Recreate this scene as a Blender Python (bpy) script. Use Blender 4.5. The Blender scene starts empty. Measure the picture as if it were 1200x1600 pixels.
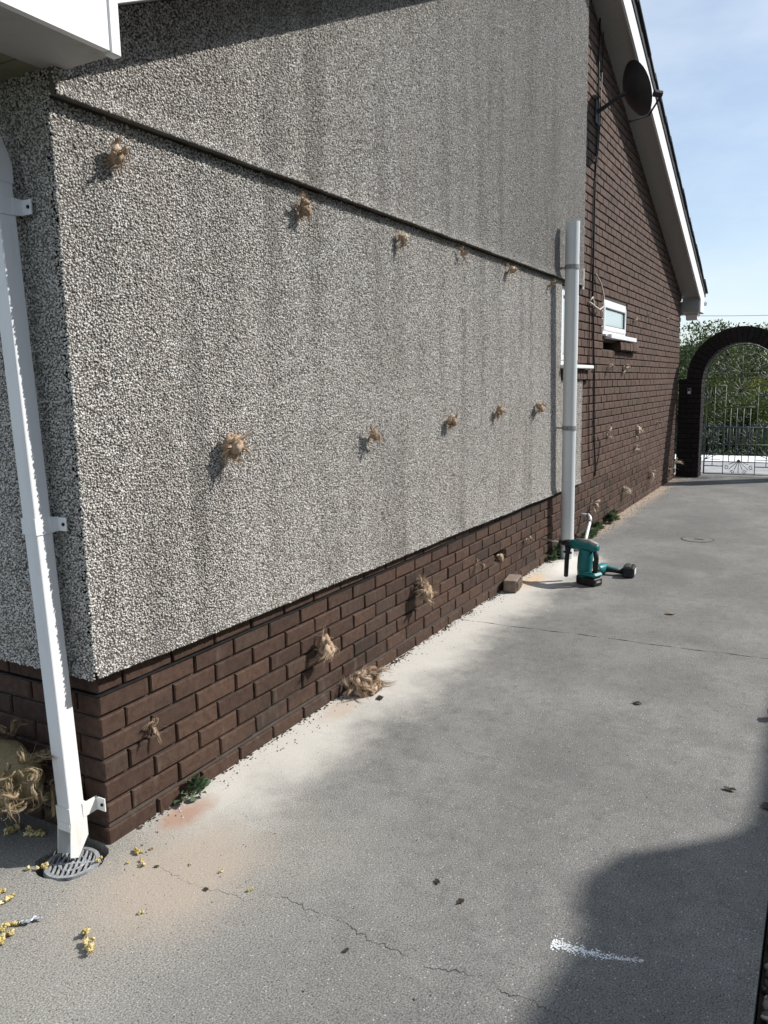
import bpy, bmesh, math, random
from math import sin, cos, pi, radians, sqrt
from mathutils import Vector, Matrix, noise as mnoise

scene = bpy.context.scene
COL = scene.collection

# ------------------------------------------------------------------ camera
cam_d = bpy.data.cameras.new("camera")
cam = bpy.data.objects.new("camera", cam_d)
COL.objects.link(cam)
Rr = Vector((0.48614, -0.87369, -0.01915))
YAW, PIT, ROL = 0.5105, -0.1593, -0.0194
fwd = Vector((cos(PIT) * cos(YAW), cos(PIT) * sin(YAW), sin(PIT)))
rt = fwd.cross(Vector((0, 0, 1))).normalized()
up = rt.cross(fwd)
r2 = rt * cos(ROL) + up * sin(ROL)
u2 = -rt * sin(ROL) + up * cos(ROL)
cam.matrix_world = Matrix(((r2.x, u2.x, -fwd.x, -1.6543), (r2.y, u2.y, -fwd.y, -1.9906),
                           (r2.z, u2.z, -fwd.z, 1.4892), (0, 0, 0, 1)))
cam_d.sensor_fit = 'VERTICAL'
cam_d.sensor_height = 36.0
cam_d.lens = 1235.87 / 1600 * 36.0
cam_d.clip_start = 0.02
cam_d.clip_end = 6000
scene.camera = cam

# ------------------------------------------------------------------ light
SUN_AZ, SUN_EL = radians(142.0), radians(41.0)
SDIR = Vector((cos(SUN_EL) * sin(SUN_AZ), cos(SUN_EL) * cos(SUN_AZ), sin(SUN_EL)))
world = bpy.data.worlds.new("World")
scene.world = world
world.use_nodes = True
wn = world.node_tree.nodes
sky = wn.new("ShaderNodeTexSky")
sky.sky_type = 'NISHITA'
sky.sun_disc = False
sky.sun_elevation = SUN_EL
sky.sun_rotation = SUN_AZ
sky.air_density = 1.0
sky.dust_density = 0.6
sky.ozone_density = 2.2
bg = wn["Background"]
bg.inputs[1].default_value = 0.12
wl = world.node_tree.links
tc = wn.new("ShaderNodeTexCoord")
mp = wn.new("ShaderNodeMapping")
mp.inputs["Scale"].default_value = (1.6, 1.6, 4.5)
wl.new(tc.outputs["Generated"], mp.inputs[0])
cn = wn.new("ShaderNodeTexNoise")
cn.inputs["Scale"].default_value = 1.7
cn.inputs["Detail"].default_value = 7
cn.inputs["Roughness"].default_value = .58
wl.new(mp.outputs[0], cn.inputs["Vector"])
cm = wn.new("ShaderNodeMapRange")
cm.inputs[1].default_value, cm.inputs[2].default_value = .38, .78
cm.inputs[3].default_value, cm.inputs[4].default_value = .30, .80
wl.new(cn.outputs[0], cm.inputs[0])
cx_ = wn.new("ShaderNodeMix")
cx_.data_type = 'RGBA'
wl.new(cm.outputs[0], cx_.inputs[0])
wl.new(sky.outputs[0], cx_.inputs[6])
cx_.inputs[7].default_value = (6.6, 7.3, 8.0, 1)        # thin high cloud
wl.new(cx_.outputs[2], bg.inputs[0])
sun_d = bpy.data.lights.new("sun", 'SUN')
sun_d.energy = 5.0
sun_d.angle = radians(0.53)
sun_d.color = (1.0, 0.965, 0.915)
sun = bpy.data.objects.new("sun", sun_d)
COL.objects.link(sun)
sun.rotation_euler = (-SDIR).to_track_quat('-Z', 'Y').to_euler()

vs = scene.view_settings
vs.view_transform = 'Standard'
vs.look = 'None'
vs.exposure = 0.22
vs.gamma = 1.0
vs.use_curve_mapping = False
scene.cycles.max_bounces = 6
scene.cycles.diffuse_bounces = 3
scene.cycles.glossy_bounces = 3
scene.cycles.transmission_bounces = 4
scene.cycles.transparent_max_bounces = 6
scene.cycles.caustics_reflective = False
scene.cycles.caustics_refractive = False

# ------------------------------------------------------------------ helpers
class MB:
    """collects geometry for one mesh"""
    def __init__(s):
        s.v, s.f = [], []

    def add(s, vs, fs):
        n = len(s.v)
        s.v.extend([tuple(p) for p in vs])
        s.f.extend([tuple(i + n for i in f) for f in fs])

    def box(s, a, b, bev=0.0, M=None):
        x0, y0, z0 = a
        x1, y1, z1 = b
        if bev <= 0:
            vs = [Vector((x, y, z)) for x in (x0, x1) for y in (y0, y1) for z in (z0, z1)]
            fs = [(0, 1, 3, 2), (4, 6, 7, 5), (0, 4, 5, 1), (2, 3, 7, 6), (0, 2, 6, 4), (1, 5, 7, 3)]
        else:
            vs, idx = [], {}
            X, Y, Z = (x0, x1), (y0, y1), (z0, z1)
            for i in (0, 1):
                for j in (0, 1):
                    for k in (0, 1):
                        sx, sy, sz = (1, -1)[i] * bev, (1, -1)[j] * bev, (1, -1)[k] * bev
                        for ax, p in ((0, (X[i], Y[j] + sy, Z[k] + sz)), (1, (X[i] + sx, Y[j], Z[k] + sz)),
                                      (2, (X[i] + sx, Y[j] + sy, Z[k]))):
                            idx[(i, j, k, ax)] = len(vs)
                            vs.append(Vector(p))
            g = lambda i, j, k, ax: idx[(i, j, k, ax)]
            fs = []
            for i in (0, 1):
                q = [g(i, 0, 0, 0), g(i, 1, 0, 0), g(i, 1, 1, 0), g(i, 0, 1, 0)]
                fs.append(q if i else q[::-1])
                q = [g(0, i, 0, 1), g(1, i, 0, 1), g(1, i, 1, 1), g(0, i, 1, 1)]
                fs.append(q[::-1] if i else q)
                q = [g(0, 0, i, 2), g(1, 0, i, 2), g(1, 1, i, 2), g(0, 1, i, 2)]
                fs.append(q if i else q[::-1])
            for i in (0, 1):
                for j in (0, 1):
                    fs.append((g(i, j, 0, 0), g(i, j, 1, 0), g(i, j, 1, 1), g(i, j, 0, 1)))
                    fs.append((g(i, 0, j, 0), g(i, 1, j, 0), g(i, 1, j, 2), g(i, 0, j, 2)))
                    fs.append((g(0, i, j, 1), g(1, i, j, 1), g(1, i, j, 2), g(0, i, j, 2)))
                    for k in (0, 1):
                        if j == 0 or True:
                            pass
            for i in (0, 1):
                for j in (0, 1):
                    for k in (0, 1):
                        fs.append((g(i, j, k, 0), g(i, j, k, 1), g(i, j, k, 2)))
        if M is not None:
            vs = [M @ p for p in vs]
        s.add(vs, fs)

    def prism(s, poly, axis, a, b):
        """polygon (list of 2D) extruded along axis from a to b"""
        n = len(poly)
        def P(p, t):
            if axis == 'y':
                return (p[0], t, p[1])
            if axis == 'x':
                return (t, p[0], p[1])
            return (p[0], p[1], t)
        vs = [P(p, a) for p in poly] + [P(p, b) for p in poly]
        fs = [tuple(range(n)), tuple(range(2 * n - 1, n - 1, -1))]
        for i in range(n):
            j = (i + 1) % n
            fs.append((i, i + n, j + n, j))
        s.add(vs, fs)

    def tube(s, pts, r, n=6, cap=True, flat=1.0, twist=0.0):
        pts = [Vector(p) for p in pts]
        if not isinstance(r, (list, tuple)):
            r = [r] * len(pts)
        base = len(s.v)
        prev = None
        for i, p in enumerate(pts):
            t = (pts[min(i + 1, len(pts) - 1)] - pts[max(i - 1, 0)])
            t = t.normalized() if t.length > 1e-9 else Vector((0, 0, 1))
            if prev is None:
                a = Vector((0, 0, 1)) if abs(t.z) < .9 else Vector((1, 0, 0))
                u = t.cross(a).normalized()
            else:
                u = (prev - t * prev.dot(t))
                u = u.normalized() if u.length > 1e-6 else t.orthogonal().normalized()
            prev = u
            w = t.cross(u)
            for k in range(n):
                an = 2 * pi * k / n + twist * i
                s.v.append(tuple(p + (u * cos(an) + w * sin(an) * flat) * r[i]))
        for i in range(len(pts) - 1):
            for k in range(n):
                a = base + i * n + k
                b = base + i * n + (k + 1) % n
                s.f.append((a, b, b + n, a + n))
        if cap:
            s.f.append(tuple(base + k for k in range(n))[::-1])
            e = base + (len(pts) - 1) * n
            s.f.append(tuple(e + k for k in range(n)))

    def ribbon(s, pts, w, side):
        base = len(s.v)
        for i, p in enumerate(pts):
            ww = w * (1 - .75 * i / (len(pts) - 1))
            s.v.append(tuple(p - side * ww))
            s.v.append(tuple(p + side * ww))
        for i in range(len(pts) - 1):
            a = base + 2 * i
            s.f.append((a, a + 1, a + 3, a + 2))

    def mesh(s, name, mat, smooth=False):
        me = bpy.data.meshes.new(name)
        me.from_pydata(s.v, [], s.f)
        if mat is not None:
            me.materials.append(mat)
        if smooth:
            me.polygons.foreach_set("use_smooth", [True] * len(me.polygons))
        me.update()
        return me

    def build(s, name, mat, parent=None, smooth=False, fix=True):
        me = s.mesh(name, mat, smooth)
        if fix:
            bm = bmesh.new()
            bm.from_mesh(me)
            bmesh.ops.recalc_face_normals(bm, faces=bm.faces)
            bm.to_mesh(me)
            bm.free()
        return link(name, me, parent)


def link(name, me, parent=None, loc=None, rot=None):
    o = bpy.data.objects.new(name, me)
    COL.objects.link(o)
    if loc is not None:
        o.location = loc
    if rot is not None:
        o.rotation_euler = rot
    if parent is not None:
        o.parent = parent
        pl = WLOC.get(parent.name, Vector((0, 0, 0)))
        if loc is None:
            loc = (0, 0, 0)
        o.location = Vector(loc) - pl
        WLOC[o.name] = Vector(loc)
    return o

WLOC = {}     # world location of parents (all geometry below is given in world space)

def tag(o, label, cat, group=None, kind=None):
    o['label'] = label
    o['category'] = cat
    if group:
        o['group'] = group
    if kind:
        o['kind'] = kind
    return o

def thing(name, label, cat, loc=(0, 0, 0), group=None):
    o = bpy.data.objects.new(name, None)
    o.empty_display_size = .1
    COL.objects.link(o)
    o.location = loc
    WLOC[o.name] = Vector(loc)
    return tag(o, label, cat, group)

def struct(o):
    o['kind'] = 'structure'
    return o

# ------------------------------------------------------------------ materials
def mat_new(name, base=(.5, .5, .5), rough=.7, metal=0.0, spec=.5):
    m = bpy.data.materials.new(name)
    m.use_nodes = True
    b = m.node_tree.nodes["Principled BSDF"]
    b.inputs["Base Color"].default_value = (*base, 1)
    b.inputs["Roughness"].default_value = rough
    b.inputs["Metallic"].default_value = metal
    b.inputs["Specular IOR Level"].default_value = spec
    return m

class NT:
    """tiny node-graph helper"""
    def __init__(s, m):
        s.m, s.t = m, m.node_tree
        s.n, s.l = s.t.nodes, s.t.links
        s.b = s.n["Principled BSDF"]

    def node(s, typ, ins=None, **props):
        o = s.n.new(typ)
        for k, v in props.items():
            setattr(o, k, v)
        for k, v in (ins or {}).items():
            if hasattr(v, 'is_linked') or hasattr(v, 'links'):
                s.l.new(v, o.inputs[k])
            else:
                o.inputs[k].default_value = v
        return o

    def coord(s):
        return s.node("ShaderNodeTexCoord").outputs["Object"]

    def pos(s):
        return s.node("ShaderNodeNewGeometry").outputs["Position"]

    def mapv(s, v, scale=(1, 1, 1), loc=(0, 0, 0), rot=(0, 0, 0)):
        return s.node("ShaderNodeMapping", {"Vector": v, "Scale": scale, "Location": loc, "Rotation": rot}).outputs[0]

    def noise(s, v, scale, detail=3, rough=.55, dist=0.0):
        return s.node("ShaderNodeTexNoise", {"Vector": v, "Scale": scale, "Detail": detail, "Roughness": rough,
                                              "Distortion": dist}).outputs["Fac"]

    def vor(s, v, scale, feat='F1', out="Distance", rnd=1.0):
        return s.node("ShaderNodeTexVoronoi", {"Vector": v, "Scale": scale, "Randomness": rnd}, feature=feat).outputs[out]

    def math(s, op, a, b=0.0, c=0.0, clamp=False):
        return s.node("ShaderNodeMath", {0: a, 1: b, 2: c}, operation=op, use_clamp=clamp).outputs[0]

    def ss(s, v, a, b, x=0.0, y=1.0):
        """smoothstep remap"""
        return s.node("ShaderNodeMapRange", {0: v, 1: a, 2: b, 3: x, 4: y}, interpolation_type='SMOOTHSTEP').outputs[0]

    def mix(s, f, a, b, blend='MIX'):
        o = s.node("ShaderNodeMix", data_type='RGBA', blend_type=blend)
        for k, v in ((0, f), (6, a), (7, b)):
            if hasattr(v, 'links'):
                s.l.new(v, o.inputs[k])
            else:
                o.inputs[k].default_value = (*v, 1) if isinstance(v, tuple) and len(v) == 3 else v
        return o.outputs[2]

    def ramp(s, f, stops):
        o = s.node("ShaderNodeValToRGB", {0: f})
        e = o.color_ramp.elements
        e[0].position, e[0].color = stops[0][0], (*stops[0][1], 1)
        e[1].position, e[1].color = stops[-1][0], (*stops[-1][1], 1)
        for p, c in stops[1:-1]:
            k = e.new(p)
            k.color = (*c, 1)
        return o.outputs[0]

    def rand(s):
        """one value per object, plus one per loose piece"""
        a = s.node("ShaderNodeObjectInfo").outputs["Random"]
        b = s.node("ShaderNodeNewGeometry").outputs["Random Per Island"]
        return s.math('FRACT', s.math('ADD', a, b))

    def bump(s, h, strength=.5, dist=.002, prev=None):
        ins = {"Height": h, "Strength": strength, "Distance": dist}
        o = s.node("ShaderNodeBump", ins)
        if prev is not None:
            s.l.new(prev, o.inputs["Normal"])
        return o.outputs[0]

    def out(s, col=None, rough=None, nrm=None):
        if col is not None:
            s.l.new(col, s.b.inputs["Base Color"])
        if rough is not None:
            s.l.new(rough, s.b.inputs["Roughness"])
        if nrm is not None:
            s.l.new(nrm, s.b.inputs["Normal"])
        return s.m

def mat_brick(name, cols, weather=True, dirt=.5):
    m = mat_new(name, rough=.82, spec=.3)
    t = NT(m)
    P = t.pos()
    r = t.rand()
    c = t.ramp(r, [(0.0, cols[0]), (.35, cols[1]), (.7, cols[2]), (1.0, cols[3])])
    n1 = t.noise(P, 34, 5, .65)
    c = t.mix(t.ss(n1, .35, .72), c, t.mix(1.0, c, (.62, .60, .60), 'MULTIPLY'))
    drag = t.noise(t.mapv(P, (420, 420, 46)), 1, 3, .6)                 # rustic drag lines
    c = t.mix(t.ss(drag, .55, .75), c, t.mix(1.0, c, (.45, .43, .42), 'MULTIPLY'))
    sp = t.noise(P, 420, 2, .5)
    c = t.mix(t.ss(sp, .64, .74), c, t.mix(.5, c, (.20, .15, .11)))
    if weather:
        big = t.noise(t.mapv(P, (.9, .9, 1.5)), 2.2, 5, .6)
        c = t.mix(t.ss(big, .48, .72, 0, dirt), c, (.022, .019, .015))  # soot and algae patches
        eff = t.noise(t.mapv(P, (9, 9, 2.2)), 1.6, 4, .65)
        c = t.mix(t.ss(eff, .56, .78, 0, .38), c, (.19, .16, .13))     # pale bloom
        sm = t.noise(P, 75, 4, .7)
        c = t.mix(t.ss(sm, .70, .78, 0, .7), c, (.24, .215, .185))     # mortar smears and splashes
    b = t.bump(t.math('ADD', t.noise(P, 260, 4, .6), t.math('MULTIPLY', drag, .8)), .55, .0022)
    b = t.bump(t.noise(P, 40, 3, .6), .35, .004, b)
    return t.out(c, t.ss(n1, .2, .8, .72, .92), b)

M = {}
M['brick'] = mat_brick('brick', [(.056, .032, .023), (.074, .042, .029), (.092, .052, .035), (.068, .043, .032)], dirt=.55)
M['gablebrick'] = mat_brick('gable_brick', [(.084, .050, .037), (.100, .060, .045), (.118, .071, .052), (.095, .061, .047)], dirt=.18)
M['shadebrick'] = mat_brick('shaded_brick', [(.016, .012, .010), (.020, .015, .013), (.026, .018, .015), (.018, .015, .014)], False)  # gateway brick: the shade it stands in is darkened into its colour
M['palebrick'] = mat_brick('pale_brick', [(.24, .19, .155), (.26, .205, .165), (.27, .21, .165), (.25, .20, .165)], False)

def mk_mortar(name, c0, c1):
    m = mat_new(name, rough=.95, spec=.15)
    t = NT(m)
    P = t.pos()
    c = t.mix(t.noise(P, 30, 4), c0, c1)
    return t.out(c, None, t.bump(t.noise(P, 350, 3), .8, .002))
M['mortar'] = mk_mortar('mortar', (.060, .050, .043), (.125, .108, .092))
M['shademortar'] = mk_mortar('shaded_mortar', (.012, .011, .010), (.022, .019, .017))  # gateway joints, darkened along with the brick to stand for shade

def mk_backing():
    m = mat_new('render_backing', rough=.95, spec=.1)
    t = NT(m)
    P = t.pos()
    st = t.noise(t.mapv(P, (3.2, 3.2, .35)), 2.0, 5, .6)
    c = t.mix(t.ss(st, .35, .7), (.145, .135, .122), (.080, .074, .067))
    return t.out(c, None, t.bump(t.noise(P, 240, 3), 1.0, .003))
M['backing'] = mk_backing()

def mk_pebble():
    m = mat_new('pebble', rough=.55, spec=.35)
    t = NT(m)
    P = t.pos()
    r = t.node("ShaderNodeObjectInfo").outputs["Random"]
    c = t.ramp(r, [(0.0, (.24, .225, .20)), (.20, (.44, .42, .385)), (.5, (.61, .59, .555)), (.84, (.74, .725, .695)), (.93, (.46, .39, .33)), (1.0, (.18, .165, .15))])
    st = t.noise(t.mapv(P, (4.0, 4.0, .30)), 1.6, 5, .62)                 # rain streaks
    pt = t.noise(P, 1.1, 4, .6)
    d = t.math('MULTIPLY', t.ss(st, .42, .70), t.ss(pt, .30, .62), clamp=True)
    c = t.mix(t.math('MULTIPLY', d, .55), c, (.17, .158, .140))
    c = t.mix(t.ss(t.noise(t.mapv(P, (1.3, 1.3, .8)), 1.3, 5, .6), .48, .74, 0, .28), c, (.34, .30, .25))
    sx = t.node("ShaderNodeSeparateXYZ", {0: P})
    up_m = t.math('MULTIPLY', t.ss(t.math('ADD', sx.outputs[0], t.math('MULTIPLY', t.noise(P, .9, 4), 2.6)), 2.6, 5.6), t.ss(sx.outputs[2], 2.28, 2.34))
    c = t.mix(t.math('MULTIPLY', up_m, .52), c, (.155, .147, .132))     # algae on the older upper coat
    fine = t.noise(P, 300, 2)
    c = t.mix(t.ss(fine, .5, .75, 0, .35), c, (.25, .22, .19))
    return t.out(c)
M['pebble'] = mk_pebble()

def mk_pvc(name, col, dirty=.25, rough=.32):
    m = mat_new(name, rough=rough, spec=.5)
    t = NT(m)
    P = t.pos()
    n = t.noise(t.mapv(P, (6, 6, 1.2)), 3, 5, .65)
    c = t.mix(t.ss(n, .5, .8, 0, dirty), col, (col[0] * .62, col[1] * .58, col[2] * .50))
    sp = t.noise(P, 90, 3, .6)
    c = t.mix(t.ss(sp, .66, .76, 0, dirty), c, (.30, .26, .20))
    return t.out(c, t.ss(n, .3, .8, rough - .05, rough + .2), t.bump(t.noise(P, 9, 2), .08, .004))
M['pvc'] = mk_pvc('white_pvc', (.77, .78, .79), .22)
M['pvcdirty'] = mk_pvc('aged_pvc', (.74, .74, .72), .5)
M['soil'] = mk_pvc('grey_white_pipe', (.62, .65, .66), .22, .38)
M['clip'] = mk_pvc('grey_plastic', (.26, .26, .255), .3, .5)
M['soffit'] = mk_pvc('soffit_board', (.36, .35, .335), .3, .6)
M['barge'] = mk_pvc('bargeboard_paint', (.76, .76, .75), .15, .4)
M['olive'] = mk_pvc('eave_board', (.20, .195, .13), .3, .6)

def mk_tile():
    m = mat_new('roof_tile', rough=.8, spec=.3)
    t = NT(m)
    P = t.pos()
    c = t.mix(t.noise(P, 12, 5, .65), (.020, .022, .026), (.045, .045, .048))
    return t.out(c, None, t.bump(t.noise(P, 160, 3), .6, .003))
M['tile'] = mk_tile()

def mk_glass():
    m = mat_new('window_glass', (.42, .52, .55), .09, 0, .7)
    t = NT(m)
    P = t.pos()
    c = t.mix(t.noise(P, 2.5, 3), (.34, .44, .47), (.52, .61, .63))
    return t.out(c, None, t.bump(t.noise(P, 55, 2), .06, .002))
M['glass'] = mk_glass()

def simple(name, c0, c1, scale=20, rough=.7, metal=0, bump=.3, bscale=120, bdist=.002, spec=.4):
    m = mat_new(name, rough=rough, metal=metal, spec=spec)
    t = NT(m)
    P = t.pos()
    c = t.mix(t.ss(t.noise(P, scale, 5, .62), .3, .7), c0, c1)
    return t.out(c, None, t.bump(t.noise(P, bscale, 3), bump, bdist))
M['teal'] = simple('teal_plastic', (.008, .13, .135), (.012, .17, .175), 14, .38, bump=.05)
M['black'] = simple('black_rubber', (.010, .010, .011), (.022, .022, .024), 30, .55)
M['greyplastic'] = simple('grey_moulding', (.22, .22, .21), (.32, .31, .29), 20, .5)
M['chuck'] = simple('chuck_metal', (.20, .18, .16), (.32, .30, .27), 30, .4, .7)
M['steel'] = simple('steel', (.45, .45, .45), (.6, .6, .6), 30, .35, .9)
M['sticker'] = simple('pale_sticker', (.66, .66, .70), (.78, .78, .80), 12, .5)
M['cable'] = simple('black_cable', (.010, .010, .010), (.02, .02, .02), 30, .5)
M['palecable'] = simple('pale_cable', (.42, .36, .30), (.55, .48, .42), 30, .6)
M['iron'] = simple('galvanised_iron', (.10, .115, .10), (.20, .22, .195), 25, .55, .2)
M['darkiron'] = simple('grate_iron', (.20, .205, .21), (.40, .41, .42), 40, .55, .15)
M['void'] = simple('dark_drain', (.006, .006, .006), (.012, .011, .010), 20, .9)
M['foil'] = simple('crumpled_foil', (.70, .72, .76), (.82, .84, .88), 20, .28, .8, .6, 60, .004)
M['kerb'] = simple('white_paint', (.66, .67, .68), (.80, .80, .80), 6, .7)
M['tealfence'] = simple('teal_painted_metal', (.020, .045, .048), (.035, .065, .068), 6, .6)
M['timber'] = simple('weathered_timber', (.16, .12, .08), (.25, .19, .13), 6, .8)
M['felt'] = simple('roof_felt', (.03, .03, .03), (.06, .06, .06), 10, .9)
M['dishgrey'] = simple('dark_grey_dish', (.018, .019, .022), (.03, .031, .034), 12, .55)
M['soilmat'] = simple('bare_soil', (.030, .022, .016), (.060, .045, .032), 14, .95, bump=.9, bscale=60, bdist=.01)
M['grass'] = simple('rough_grass', (.030, .055, .014), (.065, .090, .028), 5, .9, bump=.9, bscale=25, bdist=.05)
M['path'] = simple('pale_concrete', (.26, .265, .27), (.36, .365, .37), 3, .85)
M['chalk'] = simple('white_scuff', (.74, .76, .77), (.84, .85, .85), 60, .9)
M['lampbody'] = simple('lamp_body', (.55, .54, .50), (.66, .65, .62), 10, .5)
M['bark'] = simple('bark', (.030, .024, .018), (.070, .056, .042), 14, .95, bump=.9, bscale=30, bdist=.02)

def mk_fibre(name, cols):
    m = mat_new(name, rough=.75, spec=.2)
    t = NT(m)
    r = t.node("ShaderNodeNewGeometry").outputs["Random Per Island"]
    P = t.pos()
    c = t.ramp(r, [(0, cols[0]), (.4, cols[1]), (.8, cols[2]), (1, cols[3])])
    c = t.mix(t.ss(t.noise(P, 130, 3), .4, .7, 0, .5), c, t.mix(1.0, c, (.55, .48, .42), 'MULTIPLY'))
    b = t.bump(t.noise(P, 380, 3), .8, .002)
    return t.out(c, None, b)
M['wool'] = mk_fibre('mineral_wool', [(.31, .215, .14), (.41, .30, .205), (.51, .39, .285), (.62, .50, .385)])
M['palewool'] = mk_fibre('pale_mineral_wool', [(.46, .37, .28), (.56, .46, .36), (.66, .56, .45), (.74, .65, .54)])
M['oldwool'] = mk_fibre('old_mineral_wool', [(.19, .14, .08), (.27, .21, .125), (.36, .28, .175), (.45, .36, .235)])
M['sack'] = mk_fibre('insulation_roll', [(.30, .245, .13), (.33, .27, .15), (.36, .29, .165), (.38, .31, .18)])
M['yellow'] = mk_fibre('yellow_wool', [(.48, .37, .12), (.58, .46, .19), (.66, .55, .28), (.74, .65, .40)])

def mk_leaf(name, cols, trans=.25):
    m = mat_new(name, rough=.6, spec=.3)
    t = NT(m)
    r = t.rand()
    P = t.pos()
    c = t.ramp(r, [(0, cols[0]), (.5, cols[1]), (1, cols[2])])
    c = t.mix(t.ss(t.noise(P, 1.1, 3), .35, .7, 0, .55), c, cols[3])
    tr = t.node("ShaderNodeBsdfTranslucent", {"Color": c})
    mx = t.node("ShaderNodeMixShader", {0: trans, 1: t.b.outputs[0], 2: tr.outputs[0]})
    t.l.new(c, t.b.inputs["Base Color"])
    t.l.new(mx.outputs[0], t.n["Material Output"].inputs[0])
    return m
M['leafA'] = mk_leaf('leaf_green', [(.060, .085, .020), (.085, .115, .026), (.12, .145, .034), (.065, .090, .026)])
M['leafB'] = mk_leaf('leaf_yellow_green', [(.12, .14, .018), (.16, .175, .022), (.20, .20, .034), (.10, .125, .022)])
M['leafC'] = mk_leaf('leaf_dark', [(.035, .055, .020), (.050, .072, .026), (.070, .090, .034), (.040, .058, .024)])
M['weed'] = mk_leaf('weed_leaf', [(.060, .100, .048), (.085, .135, .065), (.125, .175, .095), (.065, .085, .052)], .2)
M['dryleaf'] = mk_leaf('dry_leaf', [(.022, .017, .012), (.032, .024, .016), (.05, .036, .022), (.026, .02, .014)], .02)

def mk_concrete():
    m = mat_new('driveway_concrete', rough=.88, spec=.25)
    t = NT(m)
    P = t.pos()
    sep = t.node("ShaderNodeSeparateXYZ", {0: P})
    X, Y = sep.outputs[0], sep.outputs[1]
    D = t.math('MULTIPLY', Y, -1.0)                                   # distance out from the wall
    nbig = t.noise(P, .75, 5, .6)
    nmid = t.noise(P, 3.2, 5, .62)
    c = t.mix(t.ss(nbig, .34, .66), (.165, .161, .152), (.232, .226, .213))
    c = t.mix(t.ss(nmid, .40, .70, 0, .6), c, (.148, .145, .138))
    c = t.mix(t.ss(t.noise(P, 17, 5, .7), .44, .68, 0, .40), c, (.105, .102, .097))
    c = t.mix(t.ss(t.noise(t.mapv(P, (1, 1, 1), (7, 3, 0)), 1.5, 4, .6), .5, .72, 0, .55), c, (.265, .262, .25))
    # the wide clean light zone at the house corner
    def blob(cx, cy, rx, ry, a, b, warp=.35, ns=3.0):
        dx = t.math('DIVIDE', t.math('SUBTRACT', X, cx), rx)
        dy = t.math('DIVIDE', t.math('SUBTRACT', Y, cy), ry)
        d = t.math('SQRT', t.math('ADD', t.math('MULTIPLY', dx, dx), t.math('MULTIPLY', dy, dy)))
        d = t.math('ADD', d, t.math('MULTIPLY', t.math('SUBTRACT', t.noise(P, ns, 5, .65), .5), warp * 2))
        return t.ss(d, a, b, 1.0, 0.0)
    c = t.mix(t.math('MULTIPLY', blob(-.25, -.25, 1.15, .85, .35, 1.15, .5, 2.2), .75), c, (.30, .285, .255))
    # drilling dust and washed cement along the foot of the wall
    dn = t.math('ADD', D, t.math('MULTIPLY', t.math('SUBTRACT', t.noise(P, 2.3, 6, .68), .5), .55))
    band = t.math('MULTIPLY', t.ss(dn, .10, .50, 1, 0), t.math('MULTIPLY', t.ss(X, -.05, .5), t.ss(X, 4.3, 5.6, 1, 0)))
    c = t.mix(t.math('MULTIPLY', band, .55), c, (.52, .50, .46))
    far = t.math('MULTIPLY', t.ss(t.math('ADD', D, t.math('MULTIPLY', t.math('SUBTRACT', t.noise(P, 4, 4), .5), .2)), .02, .22, 1, 0),
                 t.ss(X, 5.4, 6.2))
    c = t.mix(t.math('MULTIPLY', far, .9), c, (.40, .31, .235))
    for a in ((2.35, -1.35, .40, .26, .3, 1.2, .5, 3, .5), (1.35, -1.15, .35, .25, .3, 1.2, .5, 3, .4), (3.3, -1.35, .6, .3, .3, 1.2, .5, 3, .3),
              (4.6, -.9, 1.3, .35, .2, 1.2, .6, 3, .5), (7.2, -.9, 1.6, .5, .2, 1.2, .6, 2, .45), (-.35, -.85, .7, .35, .2, 1.2, .6, 4, .35)):
        c = t.mix(t.math('MULTIPLY', blob(*a[:8]), a[8]), c, (.128, .126, .121))
    # aggregate speckle
    s1 = t.noise(P, 210, 3, .65)
    c = t.mix(t.ss(s1, .36, .52, .92, 0), c, t.mix(1.0, c, (.42, .42, .42), 'MULTIPLY'))
    c = t.mix(t.ss(s1, .54, .66, 0, .85), c, t.mix(1.0, c, (1.7, 1.68, 1.62), 'MULTIPLY'))
    s3 = t.noise(P, 55, 4, .7)
    c = t.mix(t.ss(s3, .52, .70, 0, .42), c, t.mix(1.0, c, (.55, .55, .54), 'MULTIPLY'))
    vd = t.node("ShaderNodeTexVoronoi", {"Vector": P, "Scale": 85.0}, feature='F1')
    fl = t.math('MULTIPLY', t.ss(vd.outputs["Distance"], .16, .24, 1, 0),
                t.math('GREATER_THAN', t.node("ShaderNodeSeparateColor", {0: vd.outputs["Color"]}).outputs[0], .80))
    c = t.mix(t.math('MULTIPLY', fl, .75), c, (.48, .465, .43))
    fd = t.math('MULTIPLY', t.ss(vd.outputs["Distance"], .15, .26, 1, 0),
                t.math('GREATER_THAN', t.node("ShaderNodeSeparateColor", {0: vd.outputs["Color"]}).outputs[1], .84))
    c = t.mix(t.math('MULTIPLY', fd, .8), c, (.035, .033, .03))
    # the dust film lies over the grain
    c = t.mix(t.math('MULTIPLY', band, .72), c, (.585, .555, .50))
    # brick dust heaps
    for a in ((-.02, -.30, .42, .30, .30, 1.1, .45, 3.5, .55, (.44, .355, .275)), (.26, -.085, .16, .085, .3, 1.1, .5, 9, .8, (.36, .215, .15)),
              (1.30, -.09, .22, .09, .3, 1.1, .5, 9, .5, (.42, .31, .23)), (3.98, -.10, .34, .12, .3, 1.1, .4, 7, .8, (.58, .43, .29)),
              (4.62, -.26, .50, .22, .4, 1.1, .3, 5, .75, (.72, .69, .63))):
        c = t.mix(t.math('MULTIPLY', blob(*a[:8]), a[8]), c, a[9])
    # scrapes (broom marks)
    sc = t.noise(t.mapv(P, (55, 6, 1), rot=(0, 0, .5)), 1, 3, .5)
    c = t.mix(t.ss(sc, .60, .74, 0, .22), c, (.34, .335, .32))
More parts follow.
